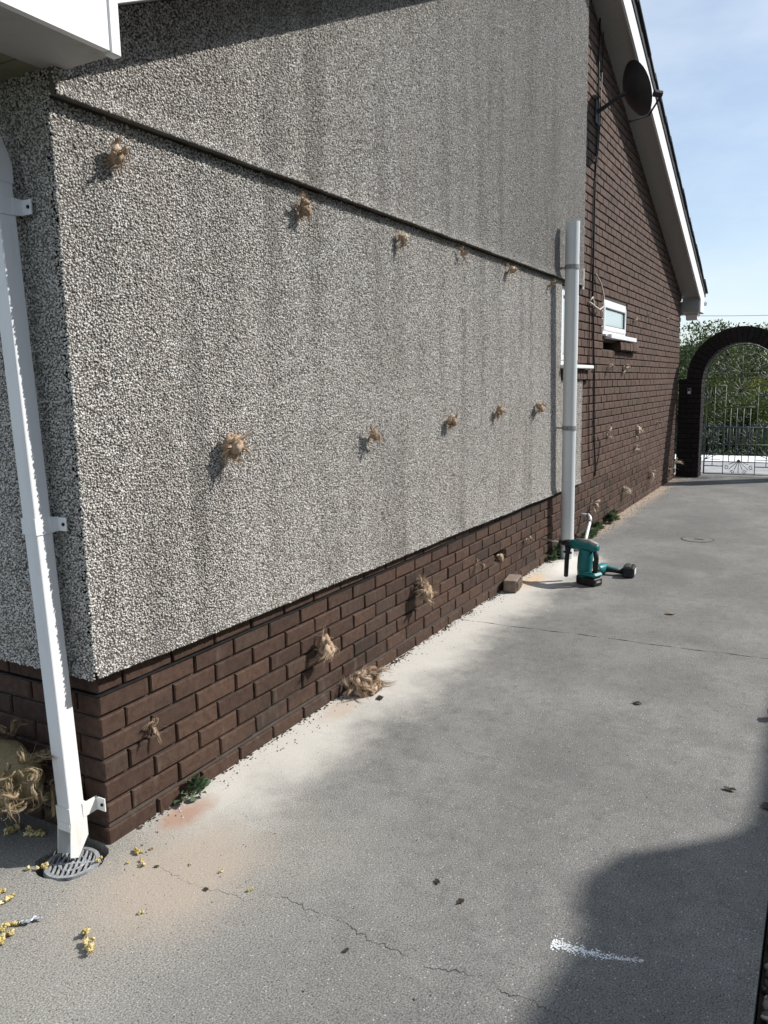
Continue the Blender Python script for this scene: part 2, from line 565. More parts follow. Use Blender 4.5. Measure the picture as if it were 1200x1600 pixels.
    # cracks running out from the house corner
    def crack(x0, slope, y0, y1, w, sd):
        wob = t.math('MULTIPLY', t.math('SUBTRACT', t.noise(t.mapv(P, (0, 1, 0), (sd, sd, 0)), 3.2, 6, .68), .5), .22)
        xc = t.math('ADD', t.math('MULTIPLY', t.math('SUBTRACT', Y, y0), slope), t.math('ADD', wob, x0))
        d = t.math('ABSOLUTE', t.math('SUBTRACT', X, xc))
        wid = t.math('MULTIPLY', t.ss(t.noise(P, 11, 3), .36, .66, .0, 1.7), w)
        return t.math('MULTIPLY', t.math('LESS_THAN', d, wid), t.math('MULTIPLY', t.math('GREATER_THAN', Y, y0), t.math('LESS_THAN', Y, y1)))
    k1 = crack(-.035, .05, -1.95, -.62, .0017, 3.0)
    k2 = crack(-.02, .03, -.60, -.22, .0007, 9.0)
    cr = t.math('MAXIMUM', k1, k2)
    c = t.mix(t.math('MULTIPLY', cr, .9), c, (.030, .027, .024))
    h = t.math('ADD', t.math('ADD', s1, t.math('MULTIPLY', s3, 1.2)), t.math('MULTIPLY', cr, -3.0))
    h = t.math('ADD', h, t.math('MULTIPLY', fl, .6))
    # dust smooths the surface
    st = t.math('SUBTRACT', 1.0, t.math('MULTIPLY', band, .7))
    bn = t.node("ShaderNodeBump", {"Height": h, "Distance": .0018})
    t.l.new(t.math('MULTIPLY', st, .5), bn.inputs["Strength"])
    b2 = t.bump(t.noise(P, 7, 4, .6), .35, .010, bn.outputs[0])
    return t.out(c, None, b2)
M['concrete'] = mk_concrete()

def mk_stone():
    m = mat_new('gravel_stone', rough=.75, spec=.3)
    t = NT(m)
    r = t.node("ShaderNodeObjectInfo").outputs["Random"]
    c = t.ramp(r, [(0, (.045, .035, .028)), (.3, (.10, .075, .06)), (.55, (.19, .15, .12)), (.8, (.28, .25, .21)), (1, (.50, .48, .44))])
    P = t.pos()
    c = t.mix(t.ss(t.noise(P, 70, 4), .4, .7, 0, .5), c, (.06, .05, .04))
    return t.out(c, None, t.bump(t.noise(P, 200, 3), .5, .002))
M['paleleaf'] = mk_leaf('pale_dry_leaf', [(.16, .12, .08), (.24, .18, .11), (.34, .27, .18), (.14, .11, .07)], .05)
M['stone'] = mk_stone()
M['grit'] = mk_fibre('loose_grit', [(.05, .045, .04), (.30, .28, .26), (.55, .53, .50), (.72, .70, .67)])

# ------------------------------------------------------------------ geometry-nodes scatter (stuff only)
def scatter(name, pts, normals, size, mat, parent=None, flatten=.75, seed=1, kind='stuff'):
    """very many little stones: points in a mesh, rounded lumps instanced on them"""
    me = bpy.data.meshes.new(name)
    me.from_pydata(pts, [], [])
    at = me.attributes.new("nrm", 'FLOAT_VECTOR', 'POINT')
    flat = []
    for n in normals:
        flat.extend(n)
    at.data.foreach_set("vector", flat)
    o = link(name, me, parent)
    o['kind'] = kind
    ng = bpy.data.node_groups.new(name + "_nodes", 'GeometryNodeTree')
    ng.interface.new_socket("Geometry", in_out='INPUT', socket_type='NodeSocketGeometry')
    ng.interface.new_socket("Geometry", in_out='OUTPUT', socket_type='NodeSocketGeometry')
    N, L = ng.nodes, ng.links
    gi, go = N.new('NodeGroupInput'), N.new('NodeGroupOutput')
    m2p = N.new('GeometryNodeMeshToPoints')
    L.new(gi.outputs[0], m2p.inputs[0])
    gti = N.new('GeometryNodeGeometryToInstance')
    for k in range(4):
        ico = N.new('GeometryNodeMeshIcoSphere')
        ico.inputs['Radius'].default_value = 1.0
        ico.inputs['Subdivisions'].default_value = 2
        sp = N.new('GeometryNodeSetPosition')
        nz = N.new('ShaderNodeTexNoise')
        nz.noise_dimensions = '4D'
        nz.inputs['W'].default_value = seed * 3.1 + k * 7.7
        nz.inputs['Scale'].default_value = .8
        nz.inputs['Detail'].default_value = 2
        vm = N.new('ShaderNodeVectorMath')
        vm.operation = 'SUBTRACT'
        L.new(nz.outputs['Color'], vm.inputs[0])
        vm.inputs[1].default_value = (.5, .5, .5)
        vs_ = N.new('ShaderNodeVectorMath')
        vs_.operation = 'SCALE'
        L.new(vm.outputs[0], vs_.inputs[0])
        vs_.inputs['Scale'].default_value = 1.5
        L.new(ico.outputs[0], sp.inputs['Geometry'])
        L.new(vs_.outputs[0], sp.inputs['Offset'])
        sm = N.new('GeometryNodeSetShadeSmooth')
        L.new(sp.outputs[0], sm.inputs[0])
        stm = N.new('GeometryNodeSetMaterial')
        stm.inputs['Material'].default_value = mat
        L.new(sm.outputs[0], stm.inputs[0])
        L.new(stm.outputs[0], gti.inputs[0])
    iop = N.new('GeometryNodeInstanceOnPoints')
    L.new(m2p.outputs[0], iop.inputs['Points'])
    L.new(gti.outputs[0], iop.inputs['Instance'])
    iop.inputs['Pick Instance'].default_value = True
    ri = N.new('FunctionNodeRandomValue')
    ri.data_type = 'INT'
    for s_ in ri.inputs:
        if s_.enabled and s_.name == 'Max':
            s_.default_value = 3
    L.new([s_ for s_ in ri.outputs if s_.enabled][0], iop.inputs['Instance Index'])
    an = N.new('GeometryNodeInputNamedAttribute')
    an.data_type = 'FLOAT_VECTOR'
    an.inputs['Name'].default_value = "nrm"
    al = N.new('FunctionNodeAlignRotationToVector')
    al.axis = 'Z'
    L.new([s_ for s_ in an.outputs if s_.enabled][0], al.inputs['Vector'])
    rv = N.new('FunctionNodeRandomValue')
    rv.data_type = 'FLOAT_VECTOR'
    ins = [s_ for s_ in rv.inputs if s_.enabled]
    ins[0].default_value = (-.55, -.55, -pi)
    ins[1].default_value = (.55, .55, pi)
    ins[-1].default_value = seed
    er = N.new('FunctionNodeEulerToRotation')
    L.new([s_ for s_ in rv.outputs if s_.enabled][0], er.inputs[0])
    rr = N.new('FunctionNodeRotateRotation')
    rr.rotation_space = 'LOCAL'
    L.new(al.outputs[0], rr.inputs[0])
    L.new(er.outputs[0], rr.inputs[1])
    L.new(rr.outputs[0], iop.inputs['Rotation'])
    sv = N.new('FunctionNodeRandomValue')
    sv.data_type = 'FLOAT_VECTOR'
    ins = [s_ for s_ in sv.inputs if s_.enabled]
    ins[0].default_value = (size * .62, size * .62, size * .5 * flatten)
    ins[1].default_value = (size * 1.25, size * 1.25, size * 1.2 * flatten)
    ins[-1].default_value = seed + 5
    L.new([s_ for s_ in sv.outputs if s_.enabled][0], iop.inputs['Scale'])
    L.new(iop.outputs[0], go.inputs[0])
    md = o.modifiers.new("scatter", 'NODES')
    md.node_group = ng
    return o

# ================================================================== SETTING: ground
random.seed(4)
GX0, GX1, GY0, GY1 = -.226, -.002, -.062, .150      # gully opening in the slab
JX = 2.858                                          # slab joint
def joint_x(y, side):
    return JX - .022 * (y + .9) + .006 * sin(7 * y + 1) + .004 * sin(23 * y) + side * (.0035 + .0025 * sin(31 * y + 2) + .0015 * sin(77 * y))

gm = MB()
gm.add([(-60, -60, -.12), (15.4, -60, -.12), (15.4, 60, -.12), (-60, 60, -.12)], [(0, 1, 2, 3)])
gm.add([(15.4, -60, -.12), (15.4, 60, -.12), (23, 60, -3.2), (23, -60, -3.2)], [(0, 3, 2, 1)])
gm.add([(23, -60, -3.2), (23, 60, -3.2), (5000, 2500, -3.2), (5000, -2500, -3.2)], [(0, 3, 2, 1)])
gm.add([(-60, -60, -.12), (-60, 60, -.12), (-5000, 2500, -.12), (-5000, -2500, -.12)], [(0, 1, 2, 3)])
gm.add([(-60, 60, -.12), (15.4, 60, -.12), (15.4, 3000, -.12), (-60, 3000, -.12)], [(0, 1, 2, 3)])
gm.add([(-60, -60, -.12), (-60, -3000, -.12), (15.4, -3000, -.12), (15.4, -60, -.12)], [(0, 1, 2, 3)])
struct(gm.build('ground', M['grass']))

drive = struct(bpy.data.objects.new('driveway', None))
COL.objects.link(drive)
WLOC['driveway'] = Vector((0, 0, 0))
sl = MB()
T = .11
YB = -1.925
xs = [-9, GX0, GX1]
ys = [YB, GY0, GY1, 5.0]
for i in range(2):
    for j in range(3):
        if i == 1 and j == 1:
            continue
        sl.box((xs[i], ys[j], -T), (xs[i + 1], ys[j + 1], 0))
sl = MB()
top = []
def quad(a, b, c, d):
    sl.add([a, b, c, d], [(0, 1, 2, 3)])
for i in range(2):
    for j in range(3):
        if i == 1 and j == 1:
            continue
        quad((xs[i], ys[j], 0), (xs[i + 1], ys[j], 0), (xs[i + 1], ys[j + 1], 0), (xs[i], ys[j + 1], 0))
GN = 24
hole = []
for i in range(GN):
    a = 2 * pi * i / GN
    sq_ = 1 / max(abs(cos(a)), abs(sin(a)))
    q = ((GX0 + GX1) / 2 + (GX1 - GX0) / 2 * sq_ * cos(a), (GY0 + GY1) / 2 + (GY1 - GY0) / 2 * sq_ * sin(a))
    rr = min(.97, (1.02 + .05 * sin(3 * a + 1) + .05 * sin(7 * a) + (.16 if .2 < a < 1.3 else 0)) / sq_)
    h_ = ((GX0 + GX1) / 2 + (GX1 - GX0) / 2 * sq_ * cos(a) * rr, (GY0 + GY1) / 2 + (GY1 - GY0) / 2 * sq_ * sin(a) * rr)
    hole.append((q, h_))
for i in range(GN):
    (q0, h0), (q1, h1) = hole[i], hole[(i + 1) % GN]
    quad((*h0, 0), (*q0, 0), (*q1, 0), (*h1, 0))
    quad((*h0, 0), (*h1, 0), (*h1, -T), (*h0, -T))
jy = [YB + (5.0 - YB) * k / 260 for k in range(261)]
for a, b in zip(jy[:-1], jy[1:]):
    quad((GX1, a, 0), (joint_x(a, -1), a, 0), (joint_x(b, -1), b, 0), (GX1, b, 0))
    quad((joint_x(a, -1), a, 0), (joint_x(a, -1), a, -T), (joint_x(b, -1), b, -T), (joint_x(b, -1), b, 0))
# gully sides and outer edge
for a, b in (((GX0, GY0), (GX1, GY0)), ((GX1, GY0), (GX1, GY1)), ((GX1, GY1), (GX0, GY1)), ((GX0, GY1), (GX0, GY0))):
    quad((*a, 0), (*b, 0), (*b, -T), (*a, -T))
quad((-9, YB, 0), (JX, YB, 0), (JX, YB, -T), (-9, YB, -T))
sl.build('slab', M['concrete'], drive)
sl = MB()
for a, b in zip(jy[:-1], jy[1:]):
    quad((joint_x(a, 1), a, 0), (12.0, a, 0), (12.0, b, 0), (joint_x(b, 1), b, 0))
    quad((joint_x(a, 1), a, 0), (joint_x(b, 1), b, 0), (joint_x(b, 1), b, -T), (joint_x(a, 1), a, -T))
quad((JX, YB, 0), (12.0, YB, 0), (12.0, YB, -T), (JX, YB, -T))
sl.build('slab', M['concrete'], drive)

pm = MB()
pm.box((12.004, -9, -.11), (13.75, 9, -.004))
struct(pm.build('path', M['path']))
km = MB()
km.box((13.755, -8, -.11), (14.95, 8, .012), .01)
tag(km.build('low_wall', M['kerb']), 'low white painted wall top running across behind the iron gate', 'wall')

bm_ = MB()
bm_.box((-9, -3.45, -.12), (12, -1.93, -.045))
struct(bm_.build('gravel_border', M['soilmat']))
rg = random.Random(8)
pts, nrm = [], []
for x, y, n in ((-1.6, -1.945, 9000),):
    for _ in range(n):
        px_, py_ = rg.uniform(-1.6, 4.2), -1.945 - abs(rg.gauss(0, .42))
        if py_ < -3.4:
            continue
        pts.append((px_, py_, -.038 + rg.uniform(0, .018)))
        nrm.append((rg.gauss(0, .3), rg.gauss(0, .3), 1))
scatter('gravel', pts, nrm, .0125, M['stone'], flatten=.8, seed=3)

# ================================================================== HOUSE
FRZ0, FRS = 2.524, .46           # front verge soffit line z = FRZ0 + FRS*x
RRZ0, RRS = 6.932, .383          # rear verge soffit line z = RRZ0 - RRS*x
APX = (RRZ0 - FRZ0) / (FRS + RRS)
APZ = FRZ0 + FRS * APX
LEN, DEP = 11.05, 8.0
def verge(x):
    return min(FRZ0 + FRS * x, RRZ0 - RRS * x)

house = thing('bungalow', 'bungalow side wall of grey pebbledash and dark brown brick with a white sloping verge', 'house')
WIN1 = (4.93, 5.52, 1.63, 2.28)
WIN2 = (6.40, 7.45, 1.95, 2.29)
CAV2 = (6.43, 6.95, 1.80, 1.875)
HOLE = (3.4875, 3.7025, .225, .295)
openings = [WIN1, WIN2, CAV2, HOLE]

wall = MB()
YC = .013
xb = sorted({.013, LEN - .013, *[v for o in openings for v in o[:2]]})
zb = sorted({-.1, 2.40, *[v for o in openings for v in o[2:]]})
for i in range(len(xb) - 1):
    for j in range(len(zb) - 1):
        cx, cz = (xb[i] + xb[i + 1]) / 2, (zb[j] + zb[j + 1]) / 2
        if any(o[0] < cx < o[1] and o[2] < cz < o[3] for o in openings):
            continue
        wall.box((xb[i], YC, zb[j]), (xb[i + 1], .115, zb[j + 1]))
wall.box((.013, .115, -.1), (LEN - .013, DEP, 2.40))
wall.prism([(.009, 2.40), (LEN - .009, 2.40), (LEN - .009, verge(LEN) + .1), (APX, APZ + .08), (.009, verge(0) + .1)], 'y', YC, DEP)
wall.build('wall', M['mortar'], house)

# ---- bricks
BW, BH, BJ = .215, .065, .010
rb = random.Random(21)
def brick_mesh(w, h, d, sd, mat, corner=False):
    r = random.Random(sd)
    b = MB()
    ch = .0045
    if corner:
        b.box((0, 0, 0), (w, d, h), ch)
    else:
        vs = [(0, d, 0), (w, d, 0), (w, d, h), (0, d, h), (0, ch, 0), (w, ch, 0), (w, ch, h), (0, ch, h)]
        i = ch
        jt = lambda: r.uniform(-.0011, .0011)
        vs += [(i + jt(), jt(), i + jt()), (w - i + jt(), jt(), i + jt()), (w - i + jt(), jt(), h - i + jt()), (i + jt(), jt(), h - i + jt())]
        # a nick somewhere along the lower or upper arris
        mx = w * r.uniform(.25, .75)
        vs += [(mx, jt() + .0006, i + abs(jt())), (mx, jt() + .0006, h - i - abs(jt()))]
        fs = [(8, 12, 13, 11), (12, 9, 10, 13), (4, 5, 9, 12, 8), (5, 6, 10, 9), (6, 7, 11, 13, 10), (7, 4, 8, 11),
              (0, 1, 5, 4), (1, 2, 6, 5), (2, 3, 7, 6), (3, 0, 4, 7)]
        b.add(vs, fs)
    return b

bcache = {}
def brick_shared(w, mat, key):
    k = (round(w, 3), key)
    if k not in bcache:
        b = brick_mesh(w, BH, .05, hash(k) % 9999, mat)
        bcache[k] = b.mesh('brick', M[mat])
    return bcache[k]

def row_spans(k, x0, x1, phase):
    """brick spans of one course between x0 and x1"""
    out = []
    x = x0
    first = True
    while x < x1 - .02:
        w = phase if first and phase else BW
        first = False
        out.append((x, min(x + w, x1)))
        x += w + BJ
    return out

def clip_spans(spans, z0, z1, ops):
    for o in ops:
        if z1 <= o[2] + .012 or z0 >= o[3] - .012:
            continue
        n = []
        for a, b in spans:
            if b <= o[0] or a >= o[1]:
                n.append((a, b))
                continue
            if a < o[0] - .02:
                n.append((a, o[0] - .003))
            if b > o[1] + .02:
                n.append((o[1] + .003, b))
        spans = n
    return spans

brick_total = 0
plinth_objs = []
def put_brick(x, z, w, mat, rotz=0.0, y=0.0):
    me = brick_shared(w, mat, rb.randrange(4))
    o = link('brick', me, wall_o, (x + rb.uniform(-.0008, .0008), y + rb.uniform(-.0022, .0012), z + rb.uniform(-.0012, .0012)),
             (rb.uniform(-.012, .012), rb.uniform(-.003, .003), rotz + rb.uniform(-.006, .006)))
    return o
wall_o = bpy.data.objects['wall']
joined = MB()
def put_joined(x, z, w, y=0.0, mb=None):
    b = brick_mesh(w, BH, .05, rb.randrange(99999), None)
    Mx = Matrix.Translation((x + rb.uniform(-.0008, .0008), y + rb.uniform(-.0020, .0010), z + rb.uniform(-.0012, .0012))) @ \
        Matrix.Rotation(rb.uniform(-.010, .010), 4, 'X') @ Matrix.Rotation(rb.uniform(-.004, .004), 4, 'Z')
    (mb or joined).add([Mx @ Vector(p) for p in b.v], b.f)

n_near = 0
for k in range(0, 68):
    z = .075 * k
    odd = k % 2
    zt = z + BH
    xr = min(LEN, (RRZ0 + .12 - zt) / RRS)
    # plinth + gable in one run; corner brick handled apart
    start = .1125 if odd else .225
    if k >= 8:                                   # above the plinth only the rear gable is bare brick
        start_x = 5.46 if zt > 2.31 else 5.60
        if zt > 1.47 and zt <= 2.31:
            start_x = 5.52
    else:
        start_x = None
    spans = []
    x = start
    while x < xr - .03:
        spans.append((x, min(x + BW, xr)))
        x += BW + BJ
    if start_x is not None:
        lim_front = -1
        if zt > verge(APX):
            continue
        spans = [(max(a, start_x), b) for a, b in spans if b > start_x + .03]
        if zt > 2.4:
            spans = [(a, b) for a, b in spans if verge(a) + .12 > zt or verge(b) + .12 > zt]
    spans = clip_spans(spans, z, zt, openings)
    for a, b in spans:
        w = b - a
        if w < .025:
            continue
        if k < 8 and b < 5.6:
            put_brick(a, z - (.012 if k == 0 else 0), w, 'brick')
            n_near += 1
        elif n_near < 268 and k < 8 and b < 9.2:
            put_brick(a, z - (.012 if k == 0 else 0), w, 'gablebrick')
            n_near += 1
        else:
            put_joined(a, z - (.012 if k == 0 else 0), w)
jo = joined.build('brick', M['gablebrick'], wall_o, fix=False)
jo['kind'] = 'stuff'
# corner bricks and the short return round the corner
cmesh = {}
for k in range(8):
    z = .075 * k - (.012 if k == 0 else 0)
    odd = k % 2
    key = odd
    if key not in cmesh:
        w, d = (.1025, .215) if odd else (.215, .1025)
        cmesh[key] = brick_mesh(w, BH, d, 5 + odd, None, True).mesh('brick', M['brick'])
    link('brick', cmesh[key], wall_o, (rb.uniform(-.001, .0015), rb.uniform(-.001, .0015), z), (0, 0, rb.uniform(-.006, .006)))
    y = .225 if odd else .1125
    while y < .95:
        me = brick_shared(BW, 'brick', rb.randrange(4))
        link('brick', me, wall_o, (rb.uniform(-.001, .001), y + BW, z + rb.uniform(-.001, .001)),
             (rb.uniform(-.01, .01), 0, -pi / 2 + rb.uniform(-.005, .005)))
        y += BW + BJ
rest = MB()
for k in range(8):
    y = .225 if k % 2 else .1125
    while y < .95:
        y += BW + BJ
    while y < 4.0:
        b = brick_mesh(BW, BH, .05, rb.randrange(9999), None)
        Mx = Matrix.Translation((rb.uniform(-.001, .001), y + BW, .075 * k)) @ Matrix.Rotation(-pi / 2, 4, 'Z')
        rest.add([Mx @ Vector(p) for p in b.v], b.f)
        y += BW + BJ
ro = rest.build('brick', M['brick'], wall_o, fix=False)
ro['kind'] = 'stuff'

# damp course: a thin black strip that curls out of its joint here and there
dp = MB()
pts_ = []
for i in range(0, 111):
    x = 4.95 * i / 110
    yy = -.003 - .006 * max(0, mnoise.noise(Vector((x * 1.7, 3.1, 0)))) - .002
    zz = .519 + .004 * mnoise.noise(Vector((x * 2.3, 0, 5)))
    pts_.append((x, yy, zz))
for a, b in zip(pts_[:-1], pts_[1:]):
    for (p, q) in ((a, b),):
        dp.add([(p[0], p[1], p[2] - .0022), (q[0], q[1], q[2] - .0022), (q[0], .03, q[2]), (p[0], .03, p[2])], [(0, 1, 2, 3)])
        dp.add([(p[0], p[1], p[2] + .0022), (q[0], q[1], q[2] + .0022), (q[0], q[1], q[2] - .0022), (p[0], p[1], p[2] - .0022)], [(0, 1, 2, 3)])
        dp.add([(p[0], p[1], p[2] + .0022), (q[0], q[1], q[2] + .0022), (q[0], .03, q[2] + .001), (p[0], .03, p[2] + .001)], [(3, 2, 1, 0)])
dp.box((-.004, .0, .5168), (.03, 1.2, .5212))
dp.build('damp_course', M['cable'], house)

# ---- pebbledash render: backing slabs + stones
RZ0, RZ1 = .575, 2.31
LY, UY = -.020, -.046            # faces of the lower and the upper coat
def edge_z(x):                   # uneven lower edge of the lower coat
    return RZ0 + .012 - .006 * x + .006 * mnoise.noise(Vector((x * 3.0, 1.5, 0))) + .003 * mnoise.noise(Vector((x * 17, 4, 0)))
def flare(dz):                   # bell-cast
    t_ = max(0., min(1., 1 - dz / .07))
    return -.014 * t_ * t_
LXR = 5.50
bk = MB()
def sheet(xa, xb_, z_lo, z_hi, ybase, n=160, back=.009):
    """front face with bellcast foot, plus its underside and top"""
    steps = [0, .012, .03, .07]
    for i in range(n):
        x0_, x1_ = xa + (xb_ - xa) * i / n, xa + (xb_ - xa) * (i + 1) / n
        col = []
        for x_ in (x0_, x1_):
            zl = z_lo(x_)
            zh = z_hi(x_)
            zz = [zl + s_ for s_ in steps if zl + s_ < zh - .01] + [zh]
            while len(zz) < 5:
                zz.insert(-1, zz[-1] - 1e-4)
            col.append([(x_, back, zl + .006)] + [(x_, ybase + flare(z_ - zl), z_) for z_ in zz] + [(x_, back, zh)])
        for a in range(len(col[0]) - 1):
            bk.add([col[0][a], col[1][a], col[1][a + 1], col[0][a + 1]], [(0, 1, 2, 3)])
    for x_ in (xa, xb_):
        zl, zh = z_lo(x_), z_hi(x_)
        bk.add([(x_, back, zl), (x_, ybase, zl), (x_, ybase, zh), (x_, back, zh)], [(0, 1, 2, 3)])
sheet(-.020, WIN1[0], edge_z, lambda x: RZ1 + .02, LY)
sheet(WIN1[0], 5.61, edge_z, lambda x: WIN1[2] - .13, LY, 20)
sheet(WIN1[0], 5.50, lambda x: WIN1[3], lambda x: RZ1 + .02, LY, 8)
def up_lo(x):
    return RZ1 + .003 * mnoise.noise(Vector((x * 4, 8, 0)))
sheet(-.020, 5.48, up_lo, lambda x: verge(max(x, .02)) + .03, UY, 160)
# return face (looks along -x)
for i in range(40):
    y0_, y1_ = -.020 + 5.0 * i / 40, -.020 + 5.0 * (i + 1) / 40
    zl = RZ0 + .012
    prof = [(.009, zl + .006), (-.034, zl), (-.029, zl + .012), (-.024, zl + .03), (-.020, zl + .07), (-.020, 2.40)]
    for (xa, za), (xb_, zb_) in zip(prof[:-1], prof[1:]):
        bk.add([(xa, y0_, za), (xb_, y0_, zb_), (xb_, y1_, zb_), (xa, y1_, za)], [(0, 1, 2, 3)])
bk.build('render_coat', M['backing'], house, fix=False)

rp = random.Random(77)
pts, nrm = [], []
def dash(xa, xb_, z_lo, z_hi, ybase, ops=(), sp=.0067):
    row = 0
    zmin = min(z_lo(xa + (xb_ - xa) * i / 20) for i in range(21))
    zmax = max(z_hi(xa + (xb_ - xa) * i / 20) for i in range(21))
    z = zmin + sp * .3
    while z < zmax:
        x = xa + (sp * .5 if row % 2 else 0)
        while x < xb_:
            px_, pz_ = x + rp.uniform(-.5, .5) * sp, z + rp.uniform(-.5, .5) * sp
            x += sp
            zl = z_lo(px_)
            if pz_ < zl + .001 or pz_ > z_hi(px_):
                continue
            if rp.random() < .09:
                continue
            if any(o[0] < px_ < o[1] and o[2] < pz_ < o[3] for o in ops):
                continue
            yy = ybase + flare(pz_ - zl) + rp.uniform(-.0022, .0022)
            pts.append((px_, yy, pz_))
            nrm.append((0, -1, -.25 if pz_ - zl < .02 else 0))
        row += 1
        z += sp * .87
dash(-.022, LXR, edge_z, lambda x: RZ1 - .004, LY, [(WIN1[0] - .004, 6, WIN1[2] - .13, WIN1[3] + .004)])
dash(LXR, 5.61, edge_z, lambda x: WIN1[2] - .13, LY)
dash(-.022, 5.48, up_lo, lambda x: verge(max(x, .02)) - .005, UY)
sp = .0067
z = RZ0 + .014
row = 0
while z < 2.40:
    y = -.022 + (sp / 2 if row % 2 else 0)
    while y < 1.7:
        py_, pz_ = y + rp.uniform(-.42, .42) * sp, z + rp.uniform(-.42, .42) * sp
        y += sp
        if rp.random() < .09:
            continue
        pts.append((-.020 + flare(pz_ - RZ0 - .012) + rp.uniform(-.0022, .0022), py_, pz_))
        nrm.append((-1, 0, 0))
    row += 1
    z += sp * .87
scatter('pebbledash', pts, nrm, .0036, M['pebble'], house, flatten=.95, seed=11)

# small render stop / lintel end by the window head
lt = MB()
lt.box((5.482, -.040, 2.285), (5.545, .0, 2.47), .004)
lt.build('lintel_end', M['soffit'], house)

# ---- windows
def window(o, y, sash, label, bar=.055):
    x0, x1, z0, z1 = o
    f = MB()
    fw = .05
    f.box((x0, y, z0), (x0 + fw, y + .06, z1), .004)
    f.box((x1 - fw, y, z0), (x1, y + .06, z1), .004)
    f.box((x0 + fw, y + .001, z0), (x1 - fw, y + .059, z0 + fw), .004)
    f.box((x0 + fw, y + .001, z1 - fw), (x1 - fw, y + .059, z1), .004)
    w = f.build('window', M['pvc'], house)
    w['label'] = label
    s = MB()
    a0, a1, c0, c1 = x0 + fw - .012, x1 - fw + .012, z0 + fw - .012, z1 - fw + .012
    ys = y - .014
    s.box((a0, ys, c0), (a0 + sash, ys + .05, c1), .006)
    s.box((a1 - sash, ys, c0), (a1, ys + .05, c1), .006)
    s.box((a0 + sash, ys + .001, c0), (a1 - sash, ys + .049, c0 + sash), .006)
    s.box((a0 + sash, ys + .001, c1 - sash), (a1 - sash, ys + .049, c1), .006)
    s.build('sash', M['pvc'], w)
    g = MB()
    gx0, gx1, gz0, gz1 = a0 + sash, a1 - sash, c0 + sash, c1 - sash
    g.box((gx0 - .005, ys + .022, gz0 - .005), (gx1 + .005, ys + .030, gz1 + .005))
    g.build('pane', M['glass'], w)
    k = MB()                                   # black gasket
    t_ = .007
    k.box((gx0, ys + .012, gz0), (gx0 + t_, ys + .0215, gz1))
    k.box((gx1 - t_, ys + .012, gz0), (gx1, ys + .0215, gz1))
    k.box((gx0 + t_, ys + .012, gz0), (gx1 - t_, ys + .0215, gz0 + t_))
    k.box((gx0 + t_, ys + .012, gz1 - t_), (gx1 - t_, ys + .0215, gz1))
    k.build('gasket', M['black'], w)
    return w
w1 = window(WIN1, .004, .045, 'tall white framed window behind the soil pipe')
w2 = window(WIN2, .012, .045, 'small wide white framed window in the brick gable')
s = MB()
s.box((4.92, -.085, 1.598), (5.76, .03, 1.629), .005)
s.build('sill', M['pvc'], w1)
s = MB()
s.box((6.47, -.070, 1.902), (7.66, .04, 1.949), .006)
s.box((6.405, -.03, 1.925), (6.47, .04, 1.948), .003)
s.build('sill', M['pvc'], w2)
def sill_bricks(x0, x1, zt, zb_, yo, w):
    x = x0
    b = MB()
    b.box((0, 0, 0), (.065, .13, zt - zb_), .003)
    me = b.mesh('sill_brick', M['gablebrick'])
    while x + .065 <= x1:
        link('sill_brick', me, w, (x, yo + rb.uniform(-.003, .003), zb_ + rb.uniform(-.003, .003)), (-.12, 0, rb.uniform(-.015, .015)))
        x += .075
sill_bricks(4.95, 5.90, 1.592, 1.505, -.045, w1)
sill_bricks(6.955, 7.86, 1.893, 1.805, -.062, w2)

# ---- verge: soffit, bargeboard, box ends, roof
OV = .235
def slope_piece(mb, xa, xb_, f, z0, z1, ya, yb_):
    p = [(xa, f(xa) + z0), (xb_, f(xb_) + z0), (xb_, f(xb_) + z1), (xa, f(xa) + z1)]
    mb.prism(p, 'y', ya, yb_)
fl = lambda x: FRZ0 + FRS * x
rl = lambda x: RRZ0 - RRS * x
XF, XR = -.40, 11.50
so = MB()
slope_piece(so, .02, APX, fl, 0, .012, -OV, .008)
slope_piece(so, APX, 11.13, rl, 0, .012, -OV, .008)
so.build('soffit', M['soffit'], house)
ba = MB()
slope_piece(ba, .02, APX - .002, fl, -.022, .205, -OV - .020, -OV)
slope_piece(ba, APX + .002, 11.13, rl, -.022, .205, -OV - .020, -OV)
# box ends at the two eaves
ba.prism([(XF, 2.385), (.0185, 2.385), (.0185, fl(.02) + .20), (XF, fl(XF) + .20)], 'y', -OV - .021, -OV)
ba.prism([(11.132, 2.47), (XR, 2.47), (XR, rl(XR) + .20), (11.132, rl(11.13) + .20)], 'y', -OV - .021, -OV)
ba.build('bargeboard', M['barge'], house)
tr = MB()
tr.box((-.006, -OV - .026, 2.378), (.030, -OV + .004, fl(.03) + .02), .003)
tr.build('box_end_trim', M['barge'], house)
for a, c_ in (((XF, -OV, 2.385), (.018, -.002, 2.397)), ((11.13, -OV, 2.47), (XR, .0, 2.482)),
              ((11.118, -OV, 2.4705), (11.13, -.001, rl(11.13) + .01)), ((.004, -OV, 2.398), (.0165, -.002, fl(.02) + .01))):
    ev = MB()
    ev.box(a, c_)
    ev.build('eave_panel', M['soffit'], house)
e2 = MB()
for i in range(4):
    e2.box((XF + .1 * i + .002, -.001, 2.387 - .001 * (i % 2)), (XF + .1 * i + .098, DEP, 2.397))
e2.build('eave_soffit', M['olive'], house)
fa = MB()
fa.box((XF - .02, -OV - .02, 2.375), (XF, DEP, 2.56), .004)
fa.box((XR, -OV - .02, 2.46), (XR + .02, DEP, 2.66), .004)
fa.build('fascia', M['barge'], house)
gu = MB()
